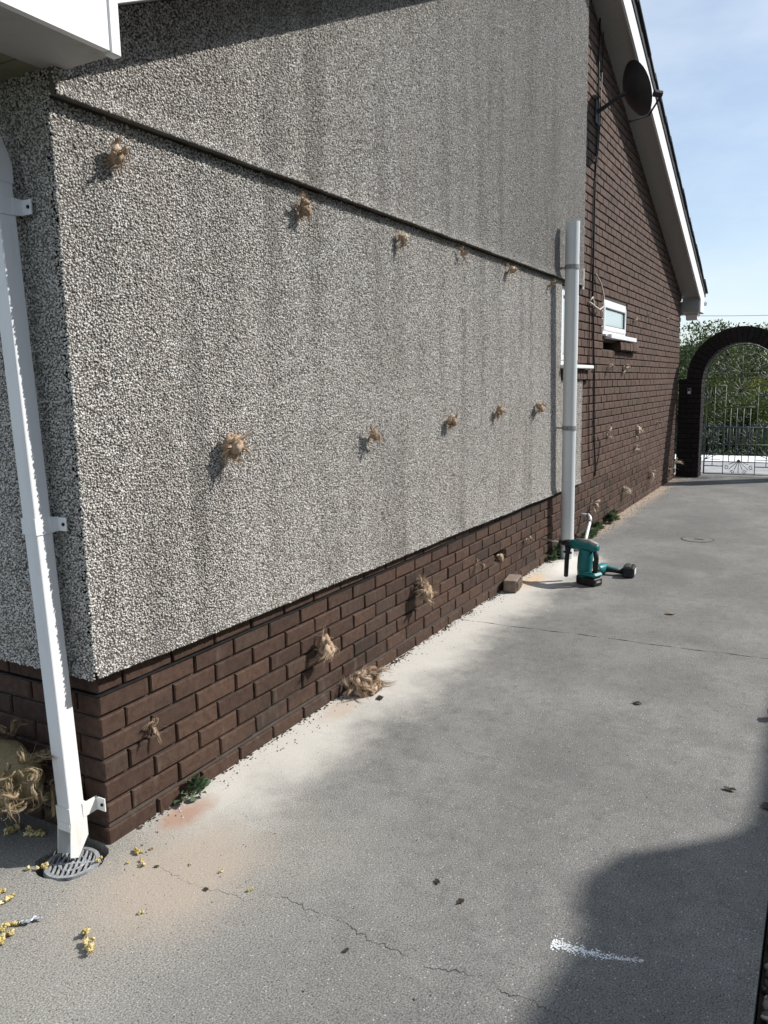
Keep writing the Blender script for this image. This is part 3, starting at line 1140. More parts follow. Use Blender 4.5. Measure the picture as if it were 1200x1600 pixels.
for x_ in (XF - .075, XR + .075):
    z_ = 2.53 if x_ < 0 else 2.64
    n = 8
    for i in range(n):
        a0, a1 = pi + pi * i / n, pi + pi * (i + 1) / n
        for r_ in (.055, .052):
            gu.add([(x_ + r_ * cos(a0), -.28, z_ + r_ * sin(a0)), (x_ + r_ * cos(a1), -.28, z_ + r_ * sin(a1)),
                    (x_ + r_ * cos(a1), DEP, z_ + r_ * sin(a1)), (x_ + r_ * cos(a0), DEP, z_ + r_ * sin(a0))], [(0, 1, 2, 3)])
gu.build('gutter', M['pvc'], house, fix=False)
ro_ = MB()
slope_piece(ro_, XF - .05, APX, fl, .205, .285, -OV - .03, DEP + .25)
slope_piece(ro_, APX, XR + .06, rl, .205, .285, -OV - .03, DEP + .25)
roof = ro_.build('roof', M['tile'], house)
rt_ = random.Random(3)
def tiles(f, s, xa, xb_, sgn):
    ang = math.atan(s) * (-1 if sgn > 0 else 1)
    n = int(abs(xb_ - xa) / .31)
    b = MB()
    b.box((0, 0, 0), (.40, .33, .024), .003)
    me = b.mesh('tile', M['tile'])
    for i in range(n + 1):
        x = xa + (xb_ - xa) * i / n
        a = ang + sgn * (-.055 if sgn > 0 else -.055) * (1 if sgn > 0 else 1)
        z_ = f(x) + .300
        # local x runs down the slope for the rear, up for the front
        link('tile', me, roof, (x, -OV - .052 + rt_.uniform(-.006, .006), z_ + rt_.uniform(-.003, .003)),
             (0, -ang + .05 * sgn, 0))
tiles(rl, RRS, APX, XR - .26, 1)
tiles(fl, FRS, XF - .05, APX - .36, -1)

# ================================================================== ARCHED GATEWAY
AX, AXB = 11.16, 11.50
CY, CZ, RI, RO = -.844, 1.49, .517, .745
gw = thing('brick_archway', 'shade-darkened brick garden archway with two square piers beside the house', 'archway', (11.16, -.84, 0))
core = MB()
for ya, yb_ in ((-.315, .012), (-1.70, -1.373)):
    core.box((AX + .008, ya + .008, -.05), (AXB - .008, yb_ - .008, 1.482))
n = 26
for i in range(n):
    a0, a1 = pi * i / n, pi * (i + 1) / n
    q = [(CY + r * cos(a), CZ + r * sin(a)) for r, a in ((RI + .008, a0), (RO - .008, a0), (RO - .008, a1), (RI + .008, a1))]
    core.prism(q, 'x', AX + .010, AXB - .010)
core.build('pier_core', M['shademortar'], gw)
pb = MB()
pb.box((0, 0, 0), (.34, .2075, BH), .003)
me_long = pb.mesh('brick', M['shadebrick'])
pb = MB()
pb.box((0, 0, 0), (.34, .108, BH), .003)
me_half = pb.mesh('brick', M['shadebrick'])
for ya in (-.317, -1.702):
    for k in range(20):
        z = .075 * k
        jx = lambda: rb.uniform(-.003, .003)
        if k % 2:
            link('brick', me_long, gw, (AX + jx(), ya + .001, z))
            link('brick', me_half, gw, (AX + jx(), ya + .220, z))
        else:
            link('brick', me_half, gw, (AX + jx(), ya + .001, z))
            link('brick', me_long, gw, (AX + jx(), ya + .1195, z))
for i in range(n):
    am = pi * (i + .5) / n
    q = []
    hw_i, hw_o = (pi * RI / n - .010) / 2, (pi * RO / n - .010) / 2
    b = MB()
    vs = []
    for x_ in (0, AXB - AX):
        for r_, hw in ((RI, hw_i), (RO, hw_o)):
            for s_ in (-1, 1):
                vs.append((x_, r_ * cos(am) - s_ * hw * sin(am), r_ * sin(am) + s_ * hw * cos(am)))
    b.add(vs, [(0, 1, 3, 2), (4, 6, 7, 5), (0, 2, 6, 4), (1, 5, 7, 3), (0, 4, 5, 1), (2, 3, 7, 6)])
    bo = b.build('brick', M['shadebrick'], gw, fix=True)
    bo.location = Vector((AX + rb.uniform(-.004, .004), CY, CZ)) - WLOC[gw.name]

ks = thing('keypad_box', 'small grey keypad box fixed high on the shade-darkened gate pier', 'key box', (AX, -.144, 1.27))
b = MB()
b.box((AX - .03, -.172, 1.262), (AX - .004, -.118, 1.352), .005)
b.build('case', M['greyplastic'], ks)
b = MB()
b.box((AX - .033, -.166, 1.315), (AX - .0305, -.124, 1.340))
b.build('display', M['black'], ks)
b = MB()
b.box((AX - .033, -.160, 1.272), (AX - .0305, -.130, 1.305))
b.build('keypad', M['sticker'], ks)

# ---- wrought iron gate
GX = 11.56
gate = thing('iron_gate', 'wrought iron garden gate with scrolls and sunbursts under the brick arch', 'gate', (GX, -.845, 0))
YL, YR = -.345, -1.345
def bar(name, pts_, r_=.0075, n_=5):
    b = MB()
    b.tube(pts_, r_, n_)
    return b.build(name, M['iron'], gate, True)
fr = [(GX, YL, .02), (GX, YL, 1.49)] + [(GX, CY + .5 * cos(a), CZ + .5 * sin(a)) for a in [pi * i / 20 for i in range(1, 20)]] + [(GX, YR, 1.49), (GX, YR, .02)]
bar('frame', fr, .011, 6)
for z_ in (.025, .216, .48, .744, 1.49):
    bar('rail', [(GX, YL, z_), (GX, YR, z_)])
bar('rail', [(GX, -.615, 1.05), (GX, -1.075, 1.05)])
for a, c in ((YL, -.62), (-1.07, YR)):
    bar('rail', [(GX, a, .147), (GX, c, .147)])
    bar('rail', [(GX, a, 1.38), (GX, c, 1.38)])
for y_, z0_, z1_ in ((-.62, .025, 1.38), (-1.07, .025, 1.38), (-.466, .147, 1.38), (-1.224, .147, 1.38), (-.70, .216, 1.05), (-.788, .216, 1.05),
                     (-.882, .216, 1.05), (-.975, .216, 1.05), (-.54, .48, .744), (-.665, .48, .744), (-.745, .48, .744), (-.835, .48, .744),
                     (-.93, .48, .744), (-1.02, .48, .744), (-1.15, .48, .744)):
    bar('bar', [(GX, y_, z0_), (GX, y_, z1_)], .006, 4)
def burst(cy, cz, angs, L, hub=.018):
    b = MB()
    for i, a in enumerate(angs):
        l_ = L * (1 if i % 2 else .8)
        b.tube([(GX + .006, cy, cz), (GX + .006, cy + l_ * cos(a), cz + l_ * sin(a))], .0048, 4)
    b.tube([(GX - .012, cy, cz), (GX + .016, cy, cz)], hub, 8)
    b.build('sunburst', M['iron'], gate, True)
burst(-.842, .235, [pi + pi * i / 8 for i in range(1, 8)], .19, .022)
burst(-.828, 1.304, [2 * pi * i / 14 for i in range(14)], .20, .016)
burst(-.83, 1.56, [pi * i / 6 for i in range(7)], .26)
burst(-.36, .25, [pi / 2 + pi * i / 8 for i in range(1, 5)], .22, .01)
burst(-.40, 1.16, [-pi / 2 - pi * i / 9 + pi for i in range(0, 6)], .20, .01)
burst(-1.30, .25, [pi / 2 - pi * i / 8 for i in range(1, 5)], .22, .01)
burst(-.95, .60, [2 * pi * i / 12 for i in range(12)], .16, .012)
burst(-.40, .56, [pi / 2 + pi * i / 8 for i in range(-2, 7)], .20, .01)
bar('rail', [(GX, CY + .40 * cos(a), CZ + .40 * sin(a)) for a in [pi * i / 18 for i in range(19)]], .006, 4)
for i in range(1, 12):
    a = pi * i / 12
    bar('bar', [(GX, CY + .40 * cos(a), CZ + .40 * sin(a)), (GX, CY + .5 * cos(a), CZ + .5 * sin(a))], .005, 4)
burst(-.60, 1.60, [2 * pi * i / 10 for i in range(10)], .13, .012)
burst(-1.08, 1.60, [2 * pi * i / 10 for i in range(10)], .13, .012)
burst(-.54, 1.22, [2 * pi * i / 9 for i in range(9)], .10, .010)
burst(-1.15, 1.22, [2 * pi * i / 9 for i in range(9)], .10, .010)
def scroll(cy, cz, r_, turn, a0, sgn=1, tail=None):
    p = []
    N_ = 22
    for i in range(N_):
        a = a0 + sgn * turn * 2 * pi * i / N_
        rr = r_ * (1 - .78 * i / N_)
        p.append((GX - .004, cy + rr * cos(a), cz + rr * sin(a)))
    if tail:
        p.insert(0, (GX - .004, *tail))
    bar('scroll', p, .0052, 4)
for cy, cz, r_, t_, a_, sg in ((-.74, 1.72, .055, 1.4, 0, 1), (-.93, 1.74, .055, 1.4, 3, -1), (-.84, 1.83, .045, 1.3, 1, 1), (-.53, 1.10, .045, 1.3, 0, 1), (-.54, 1.32, .045, 1.3, 2, -1), (-.75, .92, .04, 1.2, 0, 1), (-.84, .86, .04, 1.2, 2, -1), (-.93, .92, .04, 1.2, 1, 1), (-.70, .34, .05, 1.3, 0, 1), (-.80, .40, .05, 1.3, 2, -1), (-.90, .36, .05, 1.3, 1, 1), (-1.0, .40, .05, 1.3, 3, -1), (-.42, .34, .05, 1.3, 0, 1), (-.55, .36, .05, 1.3, 2, -1),(-.45, .92, .055, 1.4, 0, 1), (-.55, .95, .05, 1.3, 2, -1), (-.41, .79, .05, 1.3, 1, 1), (-.53, .78, .06, 1.5, 3, -1),
                               (-.40, .66, .045, 1.3, 0, 1), (-.50, .62, .05, 1.4, 2, 1), (-.57, .70, .045, 1.2, 4, -1), (-.43, .52, .045, 1.3, 1, -1),
                               (-.52, .53, .045, 1.3, 5, 1), (-.63, .53, .05, 1.2, 0, 1), (-.75, .55, .05, 1.3, 2, -1), (-1.06, .82, .06, 1.3, 2, 1),
                               (-1.17, .80, .06, 1.4, 0, -1), (-.66, 1.25, .05, 1.3, 0, 1), (-.70, 1.17, .05, 1.3, 1, -1), (-.72, 1.09, .045, 1.2, 2, 1),
                               (-1.0, 1.12, .045, 1.3, 3, -1), (-.80, 1.09, .04, 1.2, 1, 1), (-.40, 1.60, .06, 1.4, 0, 1), (-.50, 1.62, .06, 1.4, 2, -1),
                               (-.62, 1.74, .05, 1.3, 1, 1), (-1.03, 1.72, .05, 1.3, 2, -1), (-.67, .13, .035, 1.2, 1, 1), (-1.02, .13, .035, 1.2, 2, -1),
                               (-.76, .06, .03, 1.2, 0, 1), (-.93, .06, .03, 1.2, 3, -1), (-1.2, 1.0, .06, 1.4, 1, 1), (-1.24, 1.2, .06, 1.4, 2, -1)):
    scroll(cy, cz, r_, t_, a_, sg)

# ================================================================== BEYOND THE GATE
tf = thing('railing', 'low teal metal railing among the bushes behind the iron gate', 'railing', (16.3, 0, -.4))
b = MB()
for z_ in (-.1, .46):
    b.box((16.28, -5, z_), (16.32, 5, z_ + .04))
b.build('rail', M['tealfence'], tf)
b = MB()
y_ = -4.95
while y_ < 5:
    b.box((16.285, y_, -.58), (16.315, y_ + .05, .54))
    y_ += .13
bo = b.build('bars', M['tealfence'], tf)
bo['kind'] = 'stuff'

def leafy(mb, c, rad, n, size, r, flat=1.0):
    for _ in range(n):
        d = Vector((r.gauss(0, 1), r.gauss(0, 1), r.gauss(0, 1)))
        d = d.normalized() * (r.random() ** .45)
        p = Vector(c) + Vector((d.x * rad, d.y * rad, d.z * rad * flat))
        a = Vector((r.gauss(0, 1), r.gauss(0, 1), r.gauss(0, .8))).normalized()
        b_ = a.orthogonal().normalized()
        b_ = (Matrix.Rotation(r.uniform(0, 6.28), 3, a) @ b_)
        s_ = size * r.uniform(.6, 1.3)
        w_ = a.cross(b_)
        mb.add([p - b_ * s_, p + w_ * s_ * .42, p + b_ * s_, p - w_ * s_ * .42], [(0, 1, 2, 3)])

def tree(x, y, zb_, h, cr, seed, leaf, label, lsize=.12, nl=110, per=110):
    r = random.Random(seed)
    t_ = thing('tree', label, 'tree', (x, y, zb_), 'trees beyond the garden gate')
    tr_ = MB()
    cr_ = MB()
    base = Vector((x, y, zb_))
    tp = [base + Vector((r.uniform(-.08, .08) * i, r.uniform(-.08, .08) * i, h * .62 * i / 5)) for i in range(6)]
    tr_.tube(tp, [.17 - .022 * i for i in range(6)], 7)
    for k in range(nl):
        st_ = tp[r.randrange(2, 6)]
        d = Vector((r.gauss(0, 1), r.gauss(0, 1), r.uniform(-.15, 1.1))).normalized()
        L_ = cr * r.uniform(.45, 1.0)
        e = st_ + d * L_ + Vector((0, 0, h * .12))
        mid = (st_ + e) / 2 + Vector((r.uniform(-.2, .2), r.uniform(-.2, .2), r.uniform(0, .25)))
        if k % 2 == 0:
            tr_.tube([st_, mid, e], [.05, .03, .010], 5, cap=False)
        leafy(cr_, e, cr * r.uniform(.16, .34), per, lsize, r, .8)
        if r.random() < .6:
            leafy(cr_, mid, cr * .2, per // 2, lsize, r, .8)
    tr_.build('trunk', M['bark'], t_, True, fix=False)
    cr_.build('crown', M[leaf], t_, fix=False)
tree(24.5, .6, -3.2, 5.3, 1.9, 1, 'leafA', 'mid green tree behind the gate on the left of the arch opening', .055)
tree(27.5, -1.2, -3.2, 5.5, 2.0, 2, 'leafB', 'bright yellow green tree behind the gate on the right of the arch opening', .055)
tree(23.5, 2.7, -3.2, 5.0, 1.7, 3, 'leafA', 'green tree showing between the house corner and the brick arch', .055)
tree(31.0, 1.3, -3.2, 6.0, 2.3, 4, 'leafC', 'dark green tree deep behind the middle of the gate', .07)
tree(29.0, 4.4, -3.2, 5.9, 2.2, 5, 'leafC', 'dark tree beyond the house corner, farther left than the arch', .07)
tree(26.0, -4.4, -3.2, 5.8, 2.2, 6, 'leafA', 'green tree past the right hand pier of the arch', .07)
tree(37.0, -1.8, -3.2, 6.3, 2.6, 7, 'leafC', 'farthest dark tree seen low through the gate bars', .08)
for i_, (tx, ty) in enumerate(((43, 7.5), (44, 4.0), (45, .6), (43, -3.0))):
    tree(tx, ty, -3.2, 6.5 + .3 * (i_ % 3), 2.7, 20 + i_, ('leafA', 'leafC')[i_ % 2],
         ('hazy green tree in the back row, seen left of the arch', 'dark tree in the back row behind the arch shoulder', 'green tree in the back row in the middle of the gate view',
          'dark tree in the back row at the right of the gate view')[i_], .10, 90, 90)
tree(70.0, 7.0, -3.2, 8.6, 4.0, 8, 'leafA', 'distant pale green tree top peeping over the arch shoulder', .14)
hb = MB()
r = random.Random(6)
for i in range(110):
    x_, y_ = r.uniform(15.0, 17.4), r.uniform(-4.5, 5)
    leafy(hb, (x_, y_, -.10 - (x_ - 15) * .18 + r.uniform(-.05, .05)), r.uniform(.15, .32), 60, .055, r, .7)
ho = hb.build('undergrowth', M['leafC'], None, fix=False)
tag(ho, 'tangled dark undergrowth behind the white wall and railing', 'undergrowth', kind='stuff')
hb = MB()
for i in range(150):
    x_, y_ = r.uniform(17.5, 23), r.uniform(-7, 8)
    leafy(hb, (x_, y_, -1.2 - (x_ - 17) * .3 + r.uniform(0, 1.0)), r.uniform(.3, .7), 80, .08, r, .8)
ho = hb.build('scrub', M['leafA'], None, fix=False)
tag(ho, 'green scrub filling the slope below the trees', 'scrub', kind='stuff')
wr = MB()
wp = []
for i in range(25):
    t_ = i / 24
    wp.append((18 + 8 * t_, 3.2 - 6.4 * t_, 3.1 + .25 * t_ - .10 * sin(pi * t_)))
wr.tube(wp, .006, 4)
tag(wr.build('overhead_wire', M['cable'], None, True), 'thin overhead wire crossing the sky beside the eaves', 'wire')

# neighbouring house and fence on the other side of the drive (unseen; house roof shaped to throw the near corner shadow)
sh = thing('neighbour_house', 'unseen neighbouring house with a roof shaped to shadow the drive, opposite the pebbledash wall', 'house', (0, -6, 0))
b = MB()
b.box((-5.0, -13.0, -.12), (12.0, -6.02, 4.45))
b.build('wall', M['path'], sh)
b = MB()
b.prism([(-5.3, 4.452), (12.3, 4.452), (12.3, 4.585), (4.353, 4.59), (4.284, 4.648), (4.257, 4.80), (4.239, 4.966), (4.19, 5.0), (4.107, 5.052),
         (3.95, 5.03), (3.86, 4.99), (3.70, 5.0), (3.2, 5.06), (1.0, 5.1), (-5.3, 5.1)], 'y', -13.3, -6.0)
b.build('roof', M['felt'], sh)
fn = thing('board_fence', 'close boarded timber fence along the gravel border opposite the house', 'fence', (6, -3.5, 0))
b = MB()
x_ = -3.0
while x_ < 12:
    b.box((x_, -3.56, -.1), (x_ + .118, -3.54, 1.50 + random.uniform(-.006, .006)))
    x_ += .12
bo = b.build('boards', M['timber'], fn)
bo['kind'] = 'stuff'
b = MB()
for z_ in (.3, 1.2):
    b.box((-3, -3.60, z_), (12, -3.565, z_ + .08))
b.build('rail', M['timber'], fn)

# ================================================================== PIPES AND FITTINGS
# square white rainwater pipe on the shaded return by the corner
dpipe = thing('downpipe', 'square white rainwater downpipe at the house corner above the drain', 'downpipe', (-.09, .06, .06))
S = .058
def dpx(z):
    k = z / 2.2
    return (-.116 - .006 * k, .030 + .085 * k)
def square_tube(mb, rings):
    base = len(mb.v)
    for ring in rings:
        mb.v.extend([tuple(p) for p in ring])
    for i in range(len(rings) - 1):
        for k in range(4):
            a, b_ = base + i * 4 + k, base + i * 4 + (k + 1) % 4
            mb.f.append((a, b_, b_ + 4, a + 4))
def sq(z, g=0.0, off=(0, 0)):
    x_, y_ = dpx(z)
    x_ += off[0]
    y_ += off[1]
    return [(x_ - g, y_ - g, z), (x_ + S + g, y_ - g, z), (x_ + S + g, y_ + S + g, z), (x_ - g, y_ + S + g, z)]
b = MB()
square_tube(b, [sq(.135), sq(.6), sq(1.1), sq(1.6), sq(2.10)])
pipe_o = b.build('pipe', M['pvc'], dpipe)
mod = pipe_o.modifiers.new('bevel', 'BEVEL')
mod.width = .004
mod.segments = 2
mod.limit_method = 'ANGLE'
b = MB()                                            # swan neck running out to the gutter
x_, y_ = dpx(2.1)
def sqt(cx, cy, cz, tilt):
    h_ = S / 2 + .002
    c_, s_ = cos(tilt), sin(tilt)
    return [(cx + (-h_) * c_, cy - h_, cz + (-h_) * s_), (cx + h_ * c_, cy - h_, cz + h_ * s_), (cx + h_ * c_, cy + h_, cz + h_ * s_), (cx - h_ * c_, cy + h_, cz - h_ * s_)]
cx, cy = x_ + S / 2, y_ + S / 2
square_tube(b, [sqt(cx, cy, 2.085, 0), sqt(cx, cy, 2.14, 0), sqt(cx - .02, cy, 2.19, .75), sqt(cx - .30, cy, 2.40, .8), sqt(XF - .07, cy, 2.44, .1), sqt(XF - .07, cy, 2.52, 0)])
b.build('swan_neck', M['pvc'], dpipe)
def dclip(z, tall=.05, mat='pvc'):
    c = MB()
    square_tube(c, [sq(z - tall / 2, .003), sq(z + tall / 2, .003)])
    square_tube(c, [sq(z - tall / 2, .0004), sq(z - tall / 2, .003)])
    square_tube(c, [sq(z + tall / 2, .003), sq(z + tall / 2, .0004)])
    x_, y_ = dpx(z)
    xw = -.041 if z > .6 else -.012
    for sg in (-1, 1):
        yk = y_ - .002 if sg < 0 else y_ + S + .002
        ye = yk + sg * .042
        c.box((x_ + S - .012, min(yk, yk + sg * .003), z - tall / 2 + .002), (xw, max(yk, yk + sg * .003), z + tall / 2 - .002))
        c.prism([(min(yk, ye), z - tall / 2 + .004), (max(yk, ye), z - tall / 2 + .004), (max(yk, ye), z + tall / 2 - .004), (min(yk, ye), z + tall / 2 - .004)],
                'x', xw - .004, xw)
    o = c.build('clip', M[mat], dpipe)
    sc_ = MB()
    for sg in (-1, 1):
        yk = y_ - .032 if sg < 0 else y_ + S + .032
        sc_.tube([(xw - .0075, yk, z), (xw - .002, yk, z)], .0055, 8)
    sc_.build('screw', M['void'], o)
dclip(2.02)
dclip(1.085)
dclip(.152, .052, 'pvcdirty')
b = MB()                                            # shoe, open towards the drain
x_, y_ = dpx(.1)
xo = x_ - .002
shp = [[(xo, y_ - .002, .128), (xo + S + .004, y_ - .002, .128), (xo + S + .004, y_ + S + .002, .128), (xo, y_ + S + .002, .128)],
       [(xo - .004, y_ - .002, .105), (xo + S + .004, y_ - .002, .075), (xo + S + .004, y_ + S + .002, .075), (xo - .004, y_ + S + .002, .105)]]
W_ = .0025
for ya, yb_ in ((y_ - .002, y_ - .002 + W_), (y_ + S + .002 - W_, y_ + S + .002)):
    b.prism([(xo, .128), (xo - .004, .106), (xo - .012, .018), (xo + .018, .004), (xo + S + .004, .062), (xo + S + .004, .128)], 'y', ya, yb_)
b.box((xo + S + .0015, y_, .062), (xo + S + .0045, y_ + S, .128))
b.prism([(xo + S + .003, .062), (xo + S + .003, .066), (xo + .018, .009), (xo + .018, .005)], 'y', y_, y_ + S)
b.box((xo - .004, y_, .100), (xo - .001, y_ + S, .128))
b.build('shoe', M['pvcdirty'], dpipe)

# round drain grating in its broken pocket
dg = thing('drain_grate', 'round slotted drain grating set in a broken hole under the downpipe', 'drain', (-.11, .045, -.03))
gc = (-.122, .038)
b = MB()
N_ = 36
for i in range(N_):
    a0, a1 = 2 * pi * i / N_, 2 * pi * (i + 1) / N_
    p = []
    for r_, z_ in ((.072, -.001), (.085, -.001), (.087, -.022), (.070, -.022)):
        p.append([(gc[0] + r_ * cos(a), gc[1] + r_ * sin(a), z_) for a in (a0, a1)])
    for k in range(4):
        q0, q1 = p[k], p[(k + 1) % 4]
        b.add([q0[0], q0[1], q1[1], q1[0]], [(0, 1, 2, 3)])
b.build('rim', M['darkiron'], dg, fix=True)
ang = .62
for i in range(-4, 5):
    off = i * .0160
    hl = sqrt(max(.0001, .073 ** 2 - off ** 2))
    Mx = Matrix.Translation((gc[0], gc[1], 0)) @ Matrix.Rotation(ang, 4, 'Z')
    b = MB()
    b.box((-hl, off - .0032, -.016), (hl, off + .0032, -.0025), .001, Mx)
    b.build('bar', M['darkiron'], dg)
b = MB()
Mx = Matrix.Translation((gc[0], gc[1], 0)) @ Matrix.Rotation(ang + pi / 2, 4, 'Z')
b.box((-.071, -.004, -.0175), (.071, .004, -.0040), .001, Mx)
b.tube([(gc[0] + .04 * cos(2 * pi * i / 20), gc[1] + .04 * sin(2 * pi * i / 20), -.0050) for i in range(21)], .0035, 5)
b.build('cross_bar', M['darkiron'], dg)
b = MB()
b.box((GX0 + .001, GY0 + .001, -.119), (GX1 - .001, GY1 - .001, -.085))
b.build('pot', M['void'], dg)

# grey-white soil pipe
spipe = thing('soil_pipe', 'tall round pale grey soil pipe standing against the wall by the window', 'soil pipe', (4.9, -.12, 0))
def sp_c(z):
    return Vector((4.870 - .100 * max(0, (z - .1) / 2.65), -.118 - .03 * z / 2.75, z))
b = MB()
b.tube([sp_c(-.01), sp_c(1.0), sp_c(2.0), sp_c(2.73)], .055, 28, cap=False)
b.tube([sp_c(2.73), sp_c(2.70)], [.055, .0515], 28, cap=False)
b.tube([sp_c(2.73), sp_c(2.4)], .0515, 28, cap=False)
b.build('pipe', M['soil'], spipe, True, fix=False)
for z_ in (1.108, 2.385):
    c = MB()
    cc = sp_c(z_)
    c.tube([cc - Vector((0, 0, .018)), cc - Vector((0, 0, .0175)), cc + Vector((0, 0, .0175)), cc + Vector((0, 0, .018))], [.0552, .0585, .0585, .0552], 28, cap=False)
    for sg in (-1, 1):
        c.box((cc.x + sg * .055 - .014, cc.y - .002, z_ - .016), (cc.x + sg * .055 + .014, cc.y + .004, z_ + .016), .002)
    c.box((cc.x - .075, -.045 if z_ < 2.3 else -.07, z_ - .014), (cc.x - .045, cc.y, z_ + .014), .002) if False else None
    c.tube([(cc.x, cc.y + .05, z_), (cc.x, -.02, z_)], .008, 6)
    c.build('clip', M['clip'], spipe)

# overflow pipe with elbow
op = thing('waste_pipe', 'thin white waste pipe bending out of the brick wall down to a drain hole', 'waste pipe', (5.6, -.1, 0))
b = MB()
elb = [(5.74, .03, .235), (5.74, -.055, .232)] + [(5.74 - .035 * (1 - cos(a)), -.055 - .04 * sin(a), .192 + .04 * cos(a)) for a in [pi / 2 * i / 6 for i in range(1, 7)]]
b.tube(elb + [(5.52, -.112, .08), (5.36, -.128, -.03)], .0165, 12)
b.build('pipe', M['pvcdirty'], op, True)
c = MB()
def collar(p, q):
    c.tube([p, q], .0205, 12)
collar(elb[1], (5.74, -.075, .230))
d_ = (Vector((5.52, -.112, .08)) - Vector(elb[-1])).normalized()
collar(Vector(elb[-1]), Vector(elb[-1]) + d_ * .03)
collar((5.40, -.125, -.005), (5.375, -.127, -.022))
c.build('collar', M['greyplastic'], op, True)
dh = MB()
dh.prism([(5.29 + .11 * cos(a) + .03 * cos(3 * a), -.115 + .075 * sin(a)) for a in [2 * pi * i / 14 for i in range(14)]], 'z', .0015, .004)
tag(dh.build('drain_opening', M['void']), 'dark open drain hole where the thin waste pipe ends', 'drain')

# cables
cb = thing('wall_cable', 'black cable hanging down the brick gable from the roof', 'cable', (6, -.01, 3))
pp = [(5.95, -.02, 4.75), (5.965, -.014, 4.2), (5.979, -.012, 3.675), (5.95, -.011, 3.35), (5.93, -.013, 3.1), (5.94, -.011, 2.6), (5.95, -.011, 2.285), (6.0, -.011, 1.9),
      (6.06, -.012, 1.58), (6.08, -.012, 1.2), (6.11, -.012, .902), (6.15, -.015, .72), (6.19, -.013, .63), (6.16, -.014, .56)]
b = MB()
b.tube(pp, .0085, 6)
b.build('run', M['cable'], cb, True)
b = MB()
b.tube([(6.12, -.014, .92), (6.20, -.02, .95), (6.27, -.025, .88), (6.27, -.02, .76), (6.22, -.016, .66)], .005, 5)
b.build('loose_loop', M['cable'], cb, True)
cb2 = thing('thin_cable', 'thin dark cable beside the thicker one on the brick gable', 'cable', (5.85, -.01, 3))
pp = [(6.10, -.016, 4.6), (6.06, -.012, 3.8), (6.02, -.010, 3.55), (5.90, -.010, 3.2), (5.86, -.012, 2.7), (5.84, -.011, 2.3), (5.86, -.011, 1.7), (5.90, -.010, 1.2), (5.93, -.010, .85), (5.96, -.010, .68)]
b = MB()
b.tube(pp, .005, 5)
b.build('run', M['cable'], cb2, True)
b = MB()
b.tube([(5.80, -.012, 2.205), (5.86, -.03, 2.19), (5.93, -.04, 2.17), (6.06, -.05, 2.15), (6.18, -.055, 2.19), (6.20, -.05, 2.29), (6.12, -.04, 2.40), (6.02, -.02, 2.47)], .009, 6)
b.tube([(5.80, -.012, 2.20), (5.86, -.035, 2.25), (5.93, -.03, 2.20), (5.90, -.03, 2.16)], .008, 6)
tag(b.build('cable_end', M['palecable'], None, True), 'pale loop of loose cable sticking out of the brick by the small window', 'cable')

# satellite dish
dn = Vector((.52, -.76, .38)).normalized()
dc = Vector((6.03, -.262, 4.02))
ds = thing('satellite_dish', 'dark satellite dish on the gable just under the white verge', 'satellite dish', (5.86, -.2, 3.9))
u_ = dn.orthogonal().normalized()
v_ = dn.cross(u_)
b = MB()
rings, seg = 6, 28
for side in (0, 1):
    base = len(b.v)
    for i in range(rings + 1):
        rr = .235 * i / rings
        for k in range(seg):
            a = 2 * pi * k / seg
            b.v.append(tuple(dc + u_ * rr * cos(a) + v_ * rr * sin(a) + dn * (rr * rr / .55 - side * .008)))
    for i in range(rings):
        for k in range(seg):
            q = (base + i * seg + k, base + i * seg + (k + 1) % seg, base + (i + 1) * seg + (k + 1) % seg, base + (i + 1) * seg + k)
            b.f.append(q if side == 0 else q[::-1])
b.build('reflector', M['dishgrey'], ds, True, fix=False)
b = MB()
b.tube([dc - dn * .02, dc - dn * .09, (5.97, -.10, 3.93), (5.97, -.005, 3.88)], .018, 8)
b.box((5.90, -.016, 3.78), (6.04, -.002, 3.98), .003)
b.build('mount', M['dishgrey'], ds)
b = MB()
lo = dc - v_ * .26 if v_.z > 0 else dc + v_ * .26
b.tube([lo, lo + dn * .20 + Vector((0, 0, -.02)), dc + dn * .34 + Vector((0, 0, -.14))], .010, 6)
b.tube([dc + dn * .34 + Vector((0, 0, -.14)), dc + dn * .26 + Vector((0, 0, -.10))], .03, 10)
b.build('feed_arm', M['dishgrey'], ds)

# security light under the rear eave corner
lg = thing('eave_light', 'small pale security light under the far eave corner', 'light', (11.3, -.12, 2.42))
b = MB()
b.prism([(11.20, 2.470), (11.46, 2.470), (11.44, 2.435), (11.22, 2.435)], 'y', -.21, -.03)
b.build('base', M['lampbody'], lg)
b = MB()
b.prism([(11.215, 2.433), (11.445, 2.433), (11.40, 2.365), (11.26, 2.365)], 'y', -.20, -.04)
b.build('lens', M['pvc'], lg)

# round inspection cover in the drive
mh = thing('inspection_cover', 'round flush inspection cover in the concrete drive', 'cover', (6.14, -.99, 0))
b = MB()
cc = Vector((6.14, -.995, 0))
N_ = 40
ring = []
for r_, z_ in ((.0, .004), (.135, .004), (.139, .0028)):
    ring.append([(cc.x + r_ * cos(2 * pi * i / N_), cc.y + r_ * sin(2 * pi * i / N_), z_) for i in range(N_)])
b.add(ring[1], [tuple(range(N_))])
for i in range(N_):
    j = (i + 1) % N_
    b.add([ring[1][i], ring[1][j], ring[2][j], ring[2][i]], [(0, 1, 2, 3)])
b.build('lid', M['concrete'], mh, fix=False)
b = MB()
for i in range(N_):
    a0, a1 = 2 * pi * i / N_, 2 * pi * (i + 1) / N_
    b.add([(cc.x + r_ * cos(a), cc.y + r_ * sin(a), .0025) for r_, a in ((.138, a0), (.146, a0), (.146, a1), (.138, a1))], [(0, 1, 2, 3)])
b.box((6.115, -1.05, .0048), (6.145, -.97, .0056))
b.build('rim', M['void'], mh, fix=False)

